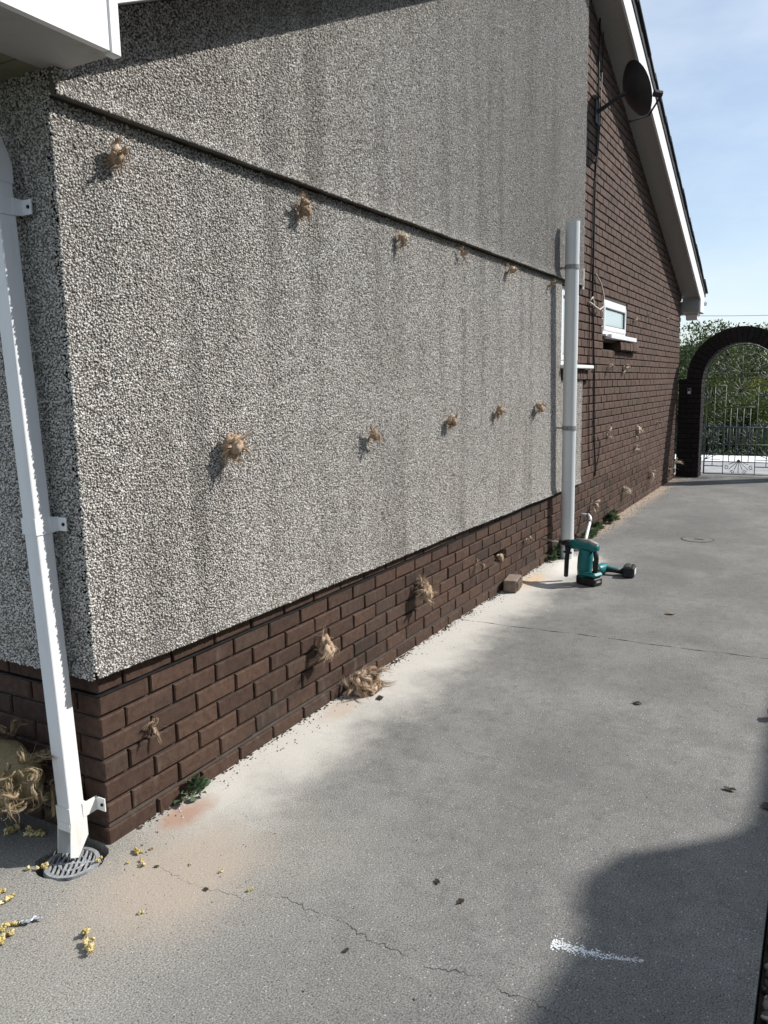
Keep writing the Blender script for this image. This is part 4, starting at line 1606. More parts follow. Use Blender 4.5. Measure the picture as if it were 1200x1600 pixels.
# ================================================================== POWER TOOLS
# rotary hammer standing on its battery
hm = thing('rotary_hammer', 'teal and black rotary hammer drill standing upright by the soil pipe', 'hammer drill', (4.05, -.47, 0))
HB = Vector((4.065, -.50, 0))
ha = Vector((.35, .94, 0)).normalized()       # barrel points this way (to the wall)
hs = Vector((ha.y, -ha.x, 0))
HM = Matrix(((ha.x, -hs.x, 0, HB.x), (ha.y, -hs.y, 0, HB.y), (0, 0, 1, 0), (0, 0, 0, 1))) @ Matrix.Diagonal((1.05, 1.25, 1.0, 1.0))   # local x forward
def hbox(name, mat, boxes, bev=.008, par=hm):
    b_ = MB()
    for a, c_ in boxes:
        b_.box(a, c_, bev, HM)
    return b_.build(name, M[mat], par)
def htube(name, mat, pts__, r_, n_=12, par=hm):
    b_ = MB()
    b_.tube([HM @ Vector(p) for p in pts__], r_, n_)
    return b_.build(name, M[mat], par, True)
hbox('battery', 'black', [((-.100, -.044, 0.0), (.050, .044, .062))], .009)
hbox('battery_label', 'greyplastic', [((-.1025, -.018, .026), (-.0995, .022, .040))], .0006)
hbox('base', 'teal', [((-.104, -.046, .064), (.03, .046, .098))], .014)
b = MB()
b.tube([HM @ Vector(p) for p in ((.015, 0, .03), (.018, 0, .12), (.012, 0, .20), (.005, 0, .262))], [.052, .055, .056, .050], 16)
b.build('motor_housing', M['teal'], hm, True)
hbox('lower_guard', 'black', [((.005, -.044, .004), (.060, .044, .070))], .012)
b = MB()
b.tube([HM @ Vector(p) for p in ((-.066, 0, .088), (-.074, 0, .14), (-.078, 0, .20), (-.070, 0, .262))], [.020, .0185, .0185, .021], 12)
b.build('grip', M['black'], hm, True)
b = MB()
b.tube([HM @ Vector(p) for p in ((-.088, 0, .278), (-.03, 0, .285), (.07, 0, .285), (.13, 0, .283))], [.026, .040, .042, .034], 16)
b.build('gear_housing', M['teal'], hm, True)
htube('top_cover', 'greyplastic', [(-.085, 0, .301), (-.02, 0, .314), (.08, 0, .313)], [.018, .026, .022])
htube('nose', 'black', [(.125, 0, .283), (.17, 0, .283), (.20, 0, .283)], [.034, .030, .021])
htube('chuck', 'black', [(.20, 0, .283), (.235, 0, .283)], [.022, .018])
htube('drill_bit', 'steel', [(.23, 0, .283), (.40, 0, .283)], .0055, 6)
htube('side_handle', 'black', [(.150, .012, .26), (.152, .014, .225), (.153, .014, .222), (.153, .014, .214), (.154, .015, .212), (.156, .018, .15), (.158, .02, .035), (.158, .02, .030)],
      [.026, .018, .034, .034, .017, .018, .017, .010])
for s_ in (-.018, .018):
    htube('knob', 'chuck', [(.02, -.046, .055 + s_), (.02, -.055, .055 + s_)], .012, 10)

for k in range(5):
    hbox('vent', 'black', [((-.012 + .012 * k, -.0575, .120), (-.006 + .012 * k, -.050, .165))], .001)
hbox('side_plate', 'black', [((.0, -.0455, .268), (.075, -.0415, .298))], .002)
hbox('label', 'sticker', [((.012, -.0470, .276), (.060, -.0452, .290))], 0)

# drill lying on its side behind the hammer
dr = thing('cordless_drill', 'teal and black cordless drill lying on its side on the concrete', 'drill', (4.35, -.6, 0))
p0, p1 = Vector((4.36, -.455, .040)), Vector((4.70, -.60, .042))     # chuck to motor end
ax_ = (p1 - p0).normalized()
pb_ = Vector((4.50, -.755, .036))                                     # battery
def dtube(name, mat, pts__, r_, n_=14, flat=1.0):
    b_ = MB()
    b_.tube(pts__, r_, n_, flat=flat)
    return b_.build(name, M[mat], dr, True)
ch0 = Vector((4.24, -.47, .043))
ch1 = Vector((4.335, -.500, .036))
bd1 = Vector((4.53, -.565, .044))
dx_ = (bd1 - ch0).normalized()
dtube('chuck', 'chuck', [ch0, ch0 + dx_ * .02, ch0 + dx_ * .055, ch0 + dx_ * .075], [.020, .028, .033, .031])
dtube('collar', 'black', [ch0 + dx_ * .072, ch0 + dx_ * .10], [.038, .039])
dtube('body', 'teal', [ch0 + dx_ * .098, ch0 + dx_ * .13, ch0 + dx_ * .20, ch0 + dx_ * .235, ch0 + dx_ * .245], [.038, .043, .042, .036, .020])
g0 = ch0 + dx_ * .185 + Vector((0, 0, -.002))
g1 = Vector((4.43, -.69, .034))
gm_ = (g0 + g1) / 2
dtube('handle', 'black', [g0, gm_ + dx_ * .004, g1], [.030, .024, .030], 12, .8)
dtube('handle_panel', 'teal', [g0 + Vector((0, 0, .010)), gm_ + dx_ * .006 + Vector((0, 0, .008)), g1 + Vector((0, 0, .006))], [.026, .018, .022], 10, .8)
gd = (g1 - g0).normalized()
gs = Vector((-gd.y, gd.x, 0)).normalized()
DM = Matrix(((gd.x, gs.x, 0, g1.x), (gd.y, gs.y, 0, g1.y), (0, 0, 1, 0), (0, 0, 0, 1)))
b = MB()
b.box((.0, -.075, .001), (.085, .070, .084), .009, DM)
b.build('battery', M['black'], dr)
b = MB()
b.box((.0855, -.045, .020), (.0875, .045, .062), 0, DM)
b.build('battery_label', M['sticker'], dr)
b = MB()
for k in range(3):
    b.box((.016, -.055 + .042 * k, .0845), (.055, -.034 + .042 * k, .092), .003, DM)
b.build('clip', M['chuck'], dr)

# ================================================================== LOOSE BRICK IN FRONT OF THE HOLE
lb = thing('loose_brick', 'single loose brick with ribbed side lying at the foot of the wall', 'brick', (3.67, -.075, 0))
LM = Matrix.Translation((3.585, -.125, .002)) @ Matrix.Rotation(radians(9), 4, 'Z')
b = MB()
b.box((0, 0, 0), (.205, .092, .088), .004, LM)
b.build('body', M['palebrick'], lb)
b = MB()
rr_ = random.Random(2)
for k in range(9):
    x_ = .012 + k * .021
    b.box((x_, -.010 - rr_.uniform(0, .004), .002 + rr_.uniform(0, .012)), (x_ + .011, .001, .084 - rr_.uniform(0, .01)), .003, LM)
b.build('ribs', M['palebrick'], lb)

# ================================================================== MINERAL WOOL TUFTS
def rnd_dir(r):
    return Vector((r.gauss(0, 1), r.gauss(0, 1), r.gauss(0, 1))).normalized()

def lock(mb, r, p0_, d0, L_, core_r, nf, curl=1.0, grav=.6, fw=.0011, spread=.10):
    """a lock of wool: one soft tapering strand plus fibres that follow it loosely"""
    seg = 6
    p = Vector(p0_)
    d = Vector(d0).normalized()
    ax1 = rnd_dir(r)
    path = [p.copy()]
    for i in range(seg):
        d = (d + rnd_dir(r) * .32 * curl + Vector((0, 0, -.10 * grav)) + ax1.cross(d) * .38 * curl).normalized()
        p = p + d * (L_ / seg)
        path.append(p.copy())
    core_r *= .5
    nf = int(nf * 1.4)
    if core_r > 0:
        rad = [core_r * (.55 + .6 * sin(pi * (i + .6) / (seg + 1.2))) * r.uniform(.8, 1.2) for i in range(seg + 1)]
        rad[-1] = core_r * .12
        mb.tube(path, rad, 6, flat=r.uniform(.35, .7), twist=r.uniform(-.4, .4))
    for _ in range(nf):
        o_ = rnd_dir(r) * (L_ * spread * r.random() ** 1.6 + core_r * 1.4)
        o2 = rnd_dir(r) * L_ * spread * 1.5 * r.random()
        k0 = r.choice((0, 0, 1, 1, 2))
        q = []
        for i in range(k0, seg + 1):
            t_ = i / seg
            q.append(path[i] + o_ * (.4 + .6 * t_) + o2 * t_ * t_ + rnd_dir(r) * L_ * .025)
        if r.random() < .5:
            q.append(q[-1] + (q[-1] - q[-2]) * r.uniform(.3, .9) + rnd_dir(r) * L_ * .08)
        mb.ribbon(q, fw * r.uniform(.6, 1.3), rnd_dir(r))

def lump(mb, r, c, rad, sq=(1, 1, 1), rough_=.55):
    # crumpled soft lump
    bm = bmesh.new()
    bmesh.ops.create_icosphere(bm, subdivisions=3, radius=1.0)
    off = Vector((r.uniform(0, 50), r.uniform(0, 50), r.uniform(0, 50)))
    vs = []
    for v in bm.verts:
        p = v.co
        k = 1 + rough_ * mnoise.noise(p * 1.5 + off) + rough_ * .7 * mnoise.noise(p * 3.6 + off) + rough_ * .35 * abs(mnoise.noise(p * 8 + off))
        vs.append(Vector(c) + Vector((p.x * sq[0], p.y * sq[1], p.z * sq[2])) * rad * k)
    fs = [tuple(v.index for v in f.verts) for f in bm.faces]
    bm.free()
    mb.add(vs, fs)

def tuft(pos, size, seed, label, nrm_=(0, -1, 0), mat='wool', nl=6, nf=16, dirs=None, group='wool tufts pulled through the wall', fw=.0012):
    r = random.Random(seed)
    b_ = MB()
    n_ = Vector(nrm_)
    P0 = Vector(pos)
    for k in range(nl):
        if dirs:
            d = Vector(dirs[k % len(dirs)]) + rnd_dir(r) * .3
        else:
            d = (rnd_dir(r) + n_ * .7)
        st_ = P0 + rnd_dir(r) * size * .12
        lock(b_, r, st_, d, size * r.uniform(.6, 1.05), size * r.uniform(.07, .15), nf, 1.2, .8, fw)
    for k in range(max(2, int(nl * .7)) if fw < .002 and nl >= 6 else 0):
        lump(b_, r, P0 + n_ * size * .18 + rnd_dir(r) * size * .20, size * r.uniform(.16, .28), (1, .75, 1.1))
    for k in range(nl * 2):
        b_.ribbon([P0 + rnd_dir(r) * size * .1, P0 + (rnd_dir(r) + n_ * .5) * size * .45, P0 + (rnd_dir(r) + n_ * .4) * size * .75], .0009, rnd_dir(r))
    o = b_.build('wool_tuft', M[mat], None, True, fix=False)
    tag(o, label, 'wool tuft', group)
    return o

FY = -.028      # face of the lower coat
TY = -.004
D_, U_, L__, R__ = (0, 0, -1), (0, 0, 1), (-1, 0, 0), (1, 0, 0)
tuft((.185, FY - .02, 2.205), .075, 31, 'brown wool tuft high on the pebbledash nearest the white downpipe', nl=8)
tuft((1.165, FY - .02, 2.215), .085, 32, 'long hanging wool tuft touching the ledge in the upper pebbledash, second from the left', nl=8, dirs=[D_, (.2, -.6, -.9), (0, -.4, 1), (.6, -.5, .1)])
tuft((2.052, FY - .02, 2.225), .065, 33, 'slim wool tuft just below the ledge, third in the upper row', nl=6, dirs=[D_, (0, -.5, -.8), (0, -.3, 1)])
tuft((2.823, FY - .015, 2.238), .055, 34, 'small wool tuft with a pale blob below the ledge, fourth in the upper row', nl=5)
tuft((3.639, FY - .02, 2.245), .070, 35, 'reddish brown wool tuft below the ledge, fifth in the upper row', nl=6)
tuft((4.557, FY - .02, 2.248), .060, 36, 'small wool tuft under the ledge next to the soil pipe', nl=5)
tuft((.640, FY - .03, 1.273), .095, 37, 'big rosette of pale brown wool in the middle of the pebbledash', nl=16, nf=12)
tuft((1.702, FY - .03, 1.250), .070, 38, 'compact round wool tuft in the middle row right of the big rosette', nl=8)
tuft((2.627, FY - .02, 1.275), .090, 39, 'two armed wool tuft spread sideways in the middle row of the pebbledash', nl=8, dirs=[(-.3, -.4, -1), (.9, -.4, -.3), (.9, -.2, -.1)])
tuft((3.408, FY - .02, 1.300), .075, 40, 'narrow wool tuft in the middle row, second from the soil pipe', nl=6, dirs=[D_, (.1, -.5, .6), (-.2, -.3, -1)])
tuft((4.262, FY - .02, 1.305), .100, 41, 'wispy wool tuft trailing down right in the middle row beside the soil pipe', nl=6, dirs=[(.6, -.3, -1), (.5, -.3, -.8), (0, -.5, .3)])
tuft((.205, TY - .012, .335), .058, 42, 'spiky wool tuft on the brick plinth nearest the house corner', nl=5, dirs=[U_, (.1, -.5, 1), (0, -.5, -1), (.8, -.4, 0)])
tuft((1.235, TY - .03, .315), .115, 43, 'wool tuft on the brick plinth with a lock pointing right above the wool heap', nl=9, nf=20, dirs=[(1, -.5, -.1), (.9, -.6, -.3), (-.1, -.6, 1), (-.1, -.4, -1), (-.2, -.6, .7)])
tuft((2.245, TY - .035, .325), .12, 44, 'bushy brown wool tuft sagging from the middle of the brick plinth', nl=14, nf=26, dirs=[(.7, -.9, -.4), (.3, -.9, -.5), (.9, -.6, -.2), (-.3, -.7, 0), (.1, -.8, .3)])
tuft((3.135, TY - .012, .300), .085, 45, 'curled wool lock on the plinth just left of the missing brick', nl=4, dirs=[(.3, -.3, .8), (.4, -.5, -1), (.6, -.3, -1)])
tuft((4.105, TY - .012, .295), .080, 46, 'little hooked wool wisp on the plinth right of the missing brick', nl=4, dirs=[(.2, -.4, .9), (.5, -.4, -1)])
tuft((3.62, .03, .248), .095, 47, 'wool strands lying inside the hole of the missing brick', nl=6, dirs=[(.8, -.4, -.1), (-.6, -.6, 0), (.3, -.9, 0)])
tuft((6.603, TY - .015, 1.63), 0.094, 48, 'left of the two wool wisps on the brick below the small window', nl=5, nf=9, dirs=[D_, (.2, -.4, -1), (.2, -.5, .7)], mat='palewool', fw=.0026)
tuft((7.325, TY - .02, 1.64), 0.106, 49, 'right of the two wool wisps on the brick below the small window', nl=6, nf=9, dirs=[(.5, -.5, -.5), (-.2, -.4, -1), (.4, -.5, .4)], mat='palewool', fw=.0026)
tuft((7.783, TY - .015, 2.18), 0.075, 50, 'pale wool blob on the brick just right of the small window', nl=5, nf=9, mat='palewool', fw=.0026)
tuft((8.51, TY - .010, 2.235), 0.069, 51, 'faint thin wool wisp right of the small window on the gable', nl=2, nf=6, dirs=[U_, D_], mat='palewool', fw=.0026)
tuft((9.915, TY - .012, 2.29), 0.119, 52, 'upright wool wisp high on the gable near its far corner', nl=4, nf=8, dirs=[U_, D_], mat='palewool', fw=.0026)
tuft((6.651, TY - .012, .955), 0.125, 53, 'thin upright wool wisp on the gable right of the hanging cables', nl=3, nf=8, dirs=[U_, D_, (.1, -.3, -1)], mat='palewool', fw=.0026)
tuft((8.118, TY - .015, .90), 0.144, 54, 'branched wool wisp with a trailing string halfway along the gable', nl=5, nf=8, dirs=[(.9, -.4, .1), D_, (.1, -.3, -1), (.1, -.3, .5)], mat='palewool', fw=.0026)
tuft((8.037, TY - .015, .72), 0.100, 55, 'white wool blob directly under the branched wisp on the gable', nl=5, nf=9, dirs=[D_, (.3, -.5, .5), (-.1, -.5, -1)], mat='palewool', fw=.0026)
tuft((9.433, TY - .012, .906), 0.106, 56, 'small wool wisp at shoulder height close to the gate pier', nl=3, nf=8, dirs=[U_, D_], mat='palewool', fw=.0026)
tuft((9.015, TY - .015, .285), 0.156, 57, 'forked pale wool wisp low on the gable towards the gate pier', nl=5, nf=8, dirs=[(-.4, -.4, .7), (.5, -.4, -1), (.8, -.4, .3)], mat='palewool', fw=.0026)
tuft((7.51, TY - .015, .290), 0.156, 58, 'spread wool wisp low on the gable beyond the waste pipe', nl=4, nf=8, dirs=[(-.6, -.4, .7), (.8, -.4, -.3), (.7, -.4, .3)], mat='palewool', fw=.0026)
tuft((6.066, TY - .015, .285), 0.131, 59, 'wool wisp hanging on the brick above the waste pipe elbow', nl=5, nf=9, dirs=[D_, (.1, -.4, .5), (0, -.3, -1)], mat='palewool', fw=.0026)
tuft((10.62, -.03, .22), .17, 60, 'pale shreds of wool caught at the foot of the gable beside the gate pier', nl=5, nf=7, dirs=[(.7, -.5, .6), (.5, -.4, -.4), (-.2, -.6, -.6), (.3, -.6, .9)], mat='palewool', fw=.0022)

# heap on the ground below the plinth
r = random.Random(99)
b = MB()
HC = Vector((1.535, -.085, .0))
for k in range(62):
    d = Vector((r.gauss(0, 1), r.gauss(0, 1) - .2, abs(r.gauss(0, .8)))).normalized()
    st_ = HC + Vector((d.x * .085 * r.random() ** .5, d.y * .070 * r.random() ** .5, .012 + d.z * .105 * r.random() ** .6))
    tg = d.cross(rnd_dir(r)).normalized() + d * .25
    if k % 3 == 0:
        lump(b, r, st_ * .7 + HC * .3, r.uniform(.020, .036), (1.2, 1, .8), .7)
    lock(b, r, st_, tg, r.uniform(.07, .11), r.uniform(.014, .026), 24, 1.8, .5, .0011, .07)
for d in ((-1, -.3, .15), (-1, -.15, .35), (1, -.5, -.02), (.9, -.7, .0), (-.9, -.6, .05)):
    lock(b, r, HC + Vector((d[0] * .06, d[1] * .05, .03)), d, .10, .006, 14, .6, .3, .001)
zmin_fix = [(x_, min(y_, .0), max(z_, .003)) for x_, y_, z_ in b.v]
b.v = zmin_fix
tag(b.build('wool_heap', M['wool'], None, True, fix=False), 'large brown heap of pulled wool on the ground against the plinth', 'wool heap')

# the lumpy insulation bundle behind the downpipe
sk = thing('insulation_bundle', 'lumpy yellow brown insulation roll with tangled wool behind the downpipe', 'insulation', (-.16, .42, 0))
b = MB()
r = random.Random(5)
nu, nv = 40, 26
c0, c1 = Vector((-.125, .16, .235)), Vector((-.150, .80, .225))
for i in range(nv + 1):
    t_ = i / nv
    prof = sin(pi * min(1, max(0, t_))) ** .42 if 0 < t_ < 1 else 0.0
    cc = c0.lerp(c1, t_)
    for k in range(nu):
        a = 2 * pi * k / nu
        rr = .108 * prof * (1 + .07 * sin(9 * t_ * pi + .8 * sin(a * 2)) + .12 * mnoise.noise(Vector((cos(a) * 1.6, sin(a) * 1.6, t_ * 5))) + .05 * mnoise.noise(Vector((cos(a) * 5, sin(a) * 5, t_ * 14))))
        b.v.append((min(cc.x + rr * cos(a) * .95, -.02), cc.y, max(cc.z + rr * sin(a) * 1.15, .004)))
for i in range(nv):
    for k in range(nu):
        a0, a1 = i * nu + k, i * nu + (k + 1) % nu
        b.f.append((a0, a1, a1 + nu, a0 + nu))
b.build('roll', M['sack'], sk, True)
b = MB()
for k in range(26):                                # drape of torn wool over the near end
    st_ = Vector((-.150 + r.uniform(-.08, .06), .135 + r.uniform(-.03, .06), .275 + r.uniform(-.10, .09)))
    d = Vector((r.gauss(-.2, .5), r.gauss(-.1, .5), r.gauss(-.7, .6)))
    lock(b, r, st_, d, r.uniform(.06, .12), r.uniform(.008, .016), 12, 1.5, 1.0, .0010, .14)
for k in range(7):
    st_ = Vector((-.225 + r.uniform(-.02, .03), .17 + r.uniform(-.02, .05), .33 + r.uniform(-.04, .03)))
    lock(b, r, st_, Vector((-.15, -.05, -1.0)), r.uniform(.13, .19), r.uniform(.008, .014), 12, .8, 1.2, .0010)
for k in range(24):                                # second shred further left
    st_ = Vector((-.17 + r.uniform(-.07, .07), .34 + r.uniform(-.07, .10), .345 + r.uniform(-.07, .06)))
    lock(b, r, st_, Vector((r.gauss(0, .6), r.gauss(.1, .6), r.gauss(.1, .6))), r.uniform(.07, .13), r.uniform(.008, .016), 12, 1.6, .6, .0010, .14)
for k in range(6):
    st_ = Vector((-.23 + r.uniform(-.03, .03), .30 + r.uniform(-.04, .04), .35))
    lock(b, r, st_, Vector((-.1, .7, -.6)), r.uniform(.12, .2), r.uniform(.009, .014), 12, .9, 1.2, .0010)
b.v = [(min(x_, -.015), y_, max(z_, .10)) for x_, y_, z_ in b.v]
b.build('torn_wool', M['oldwool'], sk, True, fix=False)

# ================================================================== YELLOW FLUFF, SCRAPS, GRIT
def fluff(x_, y_, size, seed, label, elong=1.0, ang_=0.0):
    size *= 1.12
    r = random.Random(seed)
    b_ = MB()
    for k in range(int(4 + size * 160)):
        t_ = r.uniform(-1, 1) * size * .5 * elong
        c_ = Vector((x_ + t_ * cos(ang_) + r.gauss(0, .16) * size, y_ + t_ * sin(ang_) + r.gauss(0, .16) * size, r.uniform(.15, .45) * size))
        lump(b_, r, c_, size * r.uniform(.11, .22), (1, 1, .8), 1.25)
        lock(b_, r, c_, rnd_dir(r), size * r.uniform(.3, .55), size * r.uniform(.09, .16), 9, 1.6, .4, .0006, .26)
    b_.v = [(a, c_, max(z_, .0015)) for a, c_, z_ in b_.v]
    o = b_.build('yellow_fluff', M['yellow'], None, True, fix=False)
    return tag(o, label, 'fluff', 'bits of yellow insulation fluff on the ground')
fluff(-.076, .277, .036, 1, 'shaded yellow fluff on the ground between the insulation bundle and the drain', 1.3, 1.8)
fluff(-.100, .365, .036, 2, 'shaded yellow fluff at the left edge below the insulation bundle')
fluff(-.361, -.320, .034, 3, 'brightest yellow fluff standing alone on the concrete in front of the drain', 2.2, .95)
fluff(.012, -.112, .022, 4, 'yellow fluff nearest the house corner on the concrete', 1.5, -1.2)
fluff(.048, -.140, .011, 5, 'tiny yellow crumb right beside the fluff at the house corner')
fluff(-.353, .044, .026, 6, 'yellow fluff at the left frame edge, upper of the pair', 1.6, .2)
fluff(-.330, .095, .018, 7, 'yellow crumb at the left frame edge just above another fluff')
fluff(-.424, -.061, .026, 8, 'yellow fluff left of the silver foil scrap')
fluff(-.458, -.097, .030, 9, 'frayed yellow fluff at the left edge below the foil scrap', 1.5, .4)
fluff(-.400, -.078, .014, 10, 'small yellow crumb touching the foil scrap')
fluff(-.197, .104, .026, 11, 'yellow fluff on the left lip of the drain hole', 1.9, 2.4)
fluff(-.083, -.037, .017, 12, 'yellow fluff on the right lip of the drain hole', 1.4, 0)
fluff(-.043, -.127, .013, 13, 'tiny yellow fluff left of a pair in front of the house corner')
fluff(-.027, -.173, .020, 14, 'flattened yellow fluff on the beige patch in front of the house corner', 1.6, 1)
fluff(.055, -.426, .012, 15, 'yellow crumb on the beige dust right of the crack')
fluff(.024, -.564, .013, 16, 'last yellow crumb out on the concrete towards the middle')
fluff(-.203, -.349, .013, 17, 'yellow crumb right of the brightest fluff')
fluff(.039, -.314, .010, 18, 'speck of yellow fluff by the dark twig on the beige patch')

fo = MB()
r = random.Random(14)
gx_, gy_ = 9, 4
FMx = Matrix.Translation((-.379, -.101, .004)) @ Matrix.Rotation(-.55, 4, 'Z')
for i in range(gx_ + 1):
    for j in range(gy_ + 1):
        fo.v.append(tuple(FMx @ Vector(((i / gx_ - .5) * .062 + r.gauss(0, .002), (j / gy_ - .5) * .017 + .005 * sin(i * 1.3) + r.gauss(0, .0015), .005 + abs(r.gauss(0, .0035))))))
for i in range(gx_):
    for j in range(gy_):
        a = i * (gy_ + 1) + j
        fo.f.append((a, a + 1, a + gy_ + 2, a + gy_ + 1))
tag(fo.build('foil_scrap', M['foil'], None, False), 'crumpled silver foil scrap on the concrete', 'foil scrap')

def scrap(x_, y_, size, seed, label, cat='dead leaf', name='dead_leaf', mat='dryleaf', up_=.10):
    r = random.Random(seed)
    b_ = MB()
    a_ = r.uniform(0, 6.28)
    n_ = 7
    vs = []
    for i in range(n_):
        t_ = i / (n_ - 1)
        w = size * .32 * sin(pi * (t_ * .9 + .05)) * r.uniform(.8, 1.2)
        for s_ in (-1, 0, 1):
            lx, ly = (t_ - .5) * size, s_ * w
            vs.append((x_ + lx * cos(a_) - ly * sin(a_), y_ + lx * sin(a_) + ly * cos(a_), .002 + size * up_ * (s_ * s_) * .5 + size * .12 * abs(sin(t_ * 4 + seed))))
    b_.add(vs, [(i * 3 + k, i * 3 + k + 1, i * 3 + k + 4, i * 3 + k + 3) for i in range(n_ - 1) for k in (0, 1)])
    return tag(b_.build(name, M[mat], None, True, fix=False), label, cat, 'small dark leaves and chips on the drive')
scrap(.319, -1.045, .026, 1, 'thin curled dark leaf in the middle of the drive, upper of a close pair')
scrap(.267, -1.145, .028, 2, 'dark angular leaf in the middle of the drive, lower of a close pair')
scrap(1.958, -1.297, .045, 3, 'dark oval leaf right of centre on the drive below the slab joint')
scrap(1.303, -1.761, .045, 4, 'dark leaf near the right edge of the drive just above the big shadow')
scrap(1.479, -.195, .048, 5, 'dark flat chip on the pale dust in front of the wool heap')
scrap(3.514, -1.186, .065, 6, 'pale brown leaf beyond the slab joint right of the tools', mat='paleleaf')
scrap(-.018, -.227, .018, 7, 'black crumb on the beige dust near the yellow fluff at the corner')
scrap(-.034, -.445, .020, 8, 'black and white crumb on the beige dust at the crack')
scrap(2.051, -1.860, .075, 9, 'black scrap at the right frame edge of the drive', up_=.9)
scrap(1.232, -1.890, .055, 10, 'dark leaf inside the shadow at the right frame edge')
scrap(-.060, -.955, .020, 11, 'dark crumb lying in the crack near the bottom of the drive')

# loose grit over the concrete: far too many to count
r = random.Random(42)
b = MB()
def crumb(x_, y_, s_):
    vs = []
    for dx, dy, dz in ((1, 0, .2), (-.5, .87, .2), (-.5, -.87, .2), (0, 0, 1.1)):
        vs.append((x_ + dx * s_ * r.uniform(.6, 1.3), y_ + dy * s_ * r.uniform(.6, 1.3), .0006 + dz * s_ * r.uniform(.5, .9)))
    vs += [(x_ + .7 * s_, y_ + .6 * s_, .0004), (x_ - .8 * s_, y_ - .1 * s_, .0004)]
    b.add(vs, [(0, 1, 3), (1, 2, 3), (2, 0, 3), (0, 4, 1), (1, 5, 2)])
for _ in range(620):
    crumb(r.uniform(-1.2, 6), r.uniform(-1.9, -.02), r.choice((.0012, .0016, .002, .003, .0038)))
for _ in range(1500):                               # thickest along the foot of the wall
    x_ = r.uniform(.02, 10.5)
    crumb(x_, -abs(r.gauss(0, .05 if x_ < 5 else .09)) - .004, r.choice((.0016, .0022, .003, .0045, .006)) * (1 if x_ < 5 else 1.4))
for _ in range(240):
    crumb(r.gauss(-.1, .28), r.gauss(-.22, .22) - .02, r.choice((.0012, .002, .003)))
gt = b.build('grit', M['grit'], None, False, fix=False)
tag(gt, 'loose grit and stone crumbs scattered over the drive', 'grit', kind='stuff')

# soil line at the foot of the wall
b = MB()
for _ in range(420):
    x_ = r.uniform(.1, 5.2)
    s_ = r.uniform(.003, .010)
    y_ = -r.uniform(.0, .014)
    vs = [(x_ + s_ * cos(a) * r.uniform(.7, 1.3), y_ + s_ * .6 * sin(a) * r.uniform(.7, 1.3), .0008) for a in [2 * pi * i / 6 for i in range(6)]] + [(x_, y_, s_ * .7)]
    b.add(vs, [(i, (i + 1) % 6, 6) for i in range(6)])
for cx_, n_ in ((3.42, 60), (2.62, 50), (2.05, 50), (1.95, 40), (3.0, 40)):
    for _ in range(n_):
        x_, y_, s_ = cx_ + r.gauss(0, .05), -.008 - abs(r.gauss(0, .014)), r.uniform(.002, .0055)
        vs = [(x_ + s_ * cos(a) * r.uniform(.7, 1.3), y_ + s_ * sin(a) * r.uniform(.7, 1.3), .0008) for a in [2 * pi * i / 6 for i in range(6)]] + [(x_, y_, s_ * 1.2)]
        b.add(vs, [(i, (i + 1) % 6, 6) for i in range(6)])
tag(b.build('soil_crumbs', M['soilmat'], None, False, fix=False), 'dark soil crumbs lying along the foot of the plinth', 'soil', kind='stuff')

# white scuff on the dark concrete
b = MB()
r = random.Random(15)
A_, B_ = Vector((.225, -1.43)), Vector((.268, -1.66))
for _ in range(760):
    t_ = r.random() ** 1.25
    wd = .016 * (1 - .70 * t_) * (1 if r.random() < .72 else 2.0)
    c_ = A_.lerp(B_, t_) + Vector((r.uniform(-1, 1) * wd - .012 * sin(pi * t_), 0))
    s_ = r.choice((.0007, .0010, .0013, .0018, .0026)) * (1.35 - .75 * t_)
    a0, zq = r.uniform(0, 6), r.random() * .0016
    b.add([(c_.x + s_ * cos(a0 + a) * r.uniform(.6, 1.4), c_.y + s_ * sin(a0 + a) * r.uniform(.6, 1.4), .0008 + zq) for a in (0, 1.2, 2.5, 3.8, 5)], [(0, 1, 2, 3, 4)])
tag(b.build('scuff_mark', M['chalk'], None, False, fix=False), 'white powdery scuff mark on the shaded concrete', 'mark')

# dry leaves and twigs lying in the gravel border
b = MB()
r = random.Random(51)
for _ in range(90):
    x_, y_, s_ = r.uniform(-.6, 2.4), -1.95 - abs(r.gauss(0, .16)), r.uniform(.012, .03)
    n_ = Vector((r.gauss(0, .6), r.gauss(0, .6), 1)).normalized()
    u_ = n_.orthogonal().normalized()
    u_ = Matrix.Rotation(r.uniform(0, 6.28), 3, n_) @ u_
    w_ = n_.cross(u_)
    c_ = Vector((x_, y_, -.012 + r.uniform(0, .012)))
    b.add([c_ - u_ * s_, c_ - u_ * s_ * .2 + w_ * s_ * .4 + n_ * s_ * .2, c_ + u_ * s_, c_ - u_ * s_ * .1 - w_ * s_ * .4 + n_ * s_ * .2], [(0, 1, 2), (0, 2, 3)])
for _ in range(50):
    x_, y_ = r.uniform(-.6, 2.4), -1.95 - abs(r.gauss(0, .16))
    d = Vector((r.gauss(0, 1), r.gauss(0, 1), r.uniform(-.1, .3))).normalized() * r.uniform(.03, .09)
    c_ = Vector((x_, y_, -.015))
    b.tube([c_, c_ + d * .5 + Vector((0, 0, .006)), c_ + d], [.0012, .001, .0006], 4)
tag(b.build('leaf_litter', M['paleleaf'], None, False, fix=False), 'dry leaves and stalks lying among the border stones', 'leaf litter', kind='stuff')

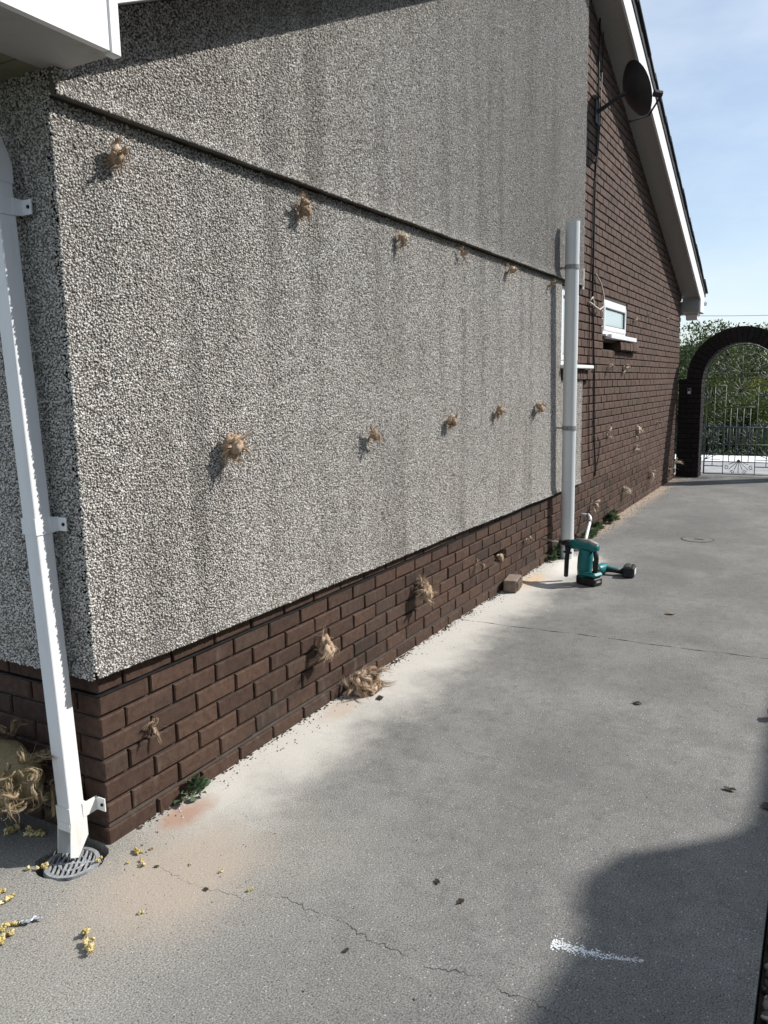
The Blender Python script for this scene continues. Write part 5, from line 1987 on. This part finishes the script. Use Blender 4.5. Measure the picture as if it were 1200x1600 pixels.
# ================================================================== WEEDS
def leaf_blade(r, L_, W_2, bend):
    b_ = MB()
    n_ = 6
    vs = []
    for i in range(n_ + 1):
        t_ = i / n_
        w = W_2 * (sin(pi * min(1, t_ ** .8)) ** .8 if 0 < t_ < 1 else .03) * (1 + .22 * sin(t_ * 17 + r.uniform(0, 6)))
        z_ = bend * t_ * (1 - t_ * .9) * L_
        for s_ in (-1, 0, 1):
            vs.append((t_ * L_, s_ * w, z_ + abs(s_) * w * .35 + r.uniform(-.03, .03) * W_2))
    b_.add(vs, [(i * 3 + k, i * 3 + k + 1, i * 3 + k + 4, i * 3 + k + 3) for i in range(n_) for k in (0, 1)])
    return b_

def weed(x_, y_, size, n_, seed, label, parts=False, tall=.6):
    r = random.Random(seed)
    if parts:
        t_ = thing('weed', label, 'weed', (x_, y_, 0), 'weeds at the foot of the wall')
    allb = MB()
    for k in range(n_):
        az = r.uniform(pi * .95, pi * 2.05)
        el = r.uniform(.05, 1.25)
        L_ = size * r.uniform(.55, 1.0)
        lf = leaf_blade(r, L_ * .62, L_ * .21, r.uniform(.3, .9))
        st_ = Vector((x_ + r.gauss(0, size * .13), y_ - abs(r.gauss(0, size * .08)), .004))
        d = Vector((cos(az) * cos(el), sin(az) * cos(el) * .7, sin(el) * tall)).normalized()
        Q = d.to_track_quat('X', 'Z').to_matrix().to_4x4() @ Matrix.Rotation(r.gauss(0, .5), 4, 'X')
        tip = st_ + d * L_ * .42
        LMx = Matrix.Translation(tip) @ Q
        m_ = MB()
        m_.add([LMx @ Vector(p) for p in lf.v], lf.f)
        m_.tube([st_, (st_ + tip) / 2 + Vector((0, 0, .004)), tip], [size * .014, size * .011, size * .008], 4, cap=False)
        m_.v = [(a, min(c_, -.002), max(z_, .002)) for a, c_, z_ in m_.v]
        if parts:
            m_.build('leaf', M['weed'], t_, True, fix=False)
        else:
            allb.add(m_.v, m_.f)
    if not parts:
        tag(allb.build('weed', M['weed'], None, True, fix=False), label, 'weed', 'weeds at the foot of the wall')
weed(.375, -.012, .088, 22, 1, 'leafy green weed growing at the foot of the plinth near the house corner', True, 1.0)
weed(4.86, -.03, .16, 26, 2, 'low green weed behind the foot of the soil pipe', False, .8)
weed(4.70, -.02, .10, 18, 7, 'small reddish weed just left of the soil pipe foot', False, .6)
weed(5.72, -.04, .15, 22, 3, 'green weed at the wall under the waste pipe elbow', False, .6)
weed(6.15, -.03, .14, 20, 4, 'weed at the gable foot just past the waste pipe', False, .7)
weed(6.75, -.03, .17, 26, 5, 'spreading weed at the gable foot, farthest from the pipes', False, .7)
weed(5.50, -.05, .10, 16, 6, 'tiny weed beside the drain hole of the waste pipe', False, .5)
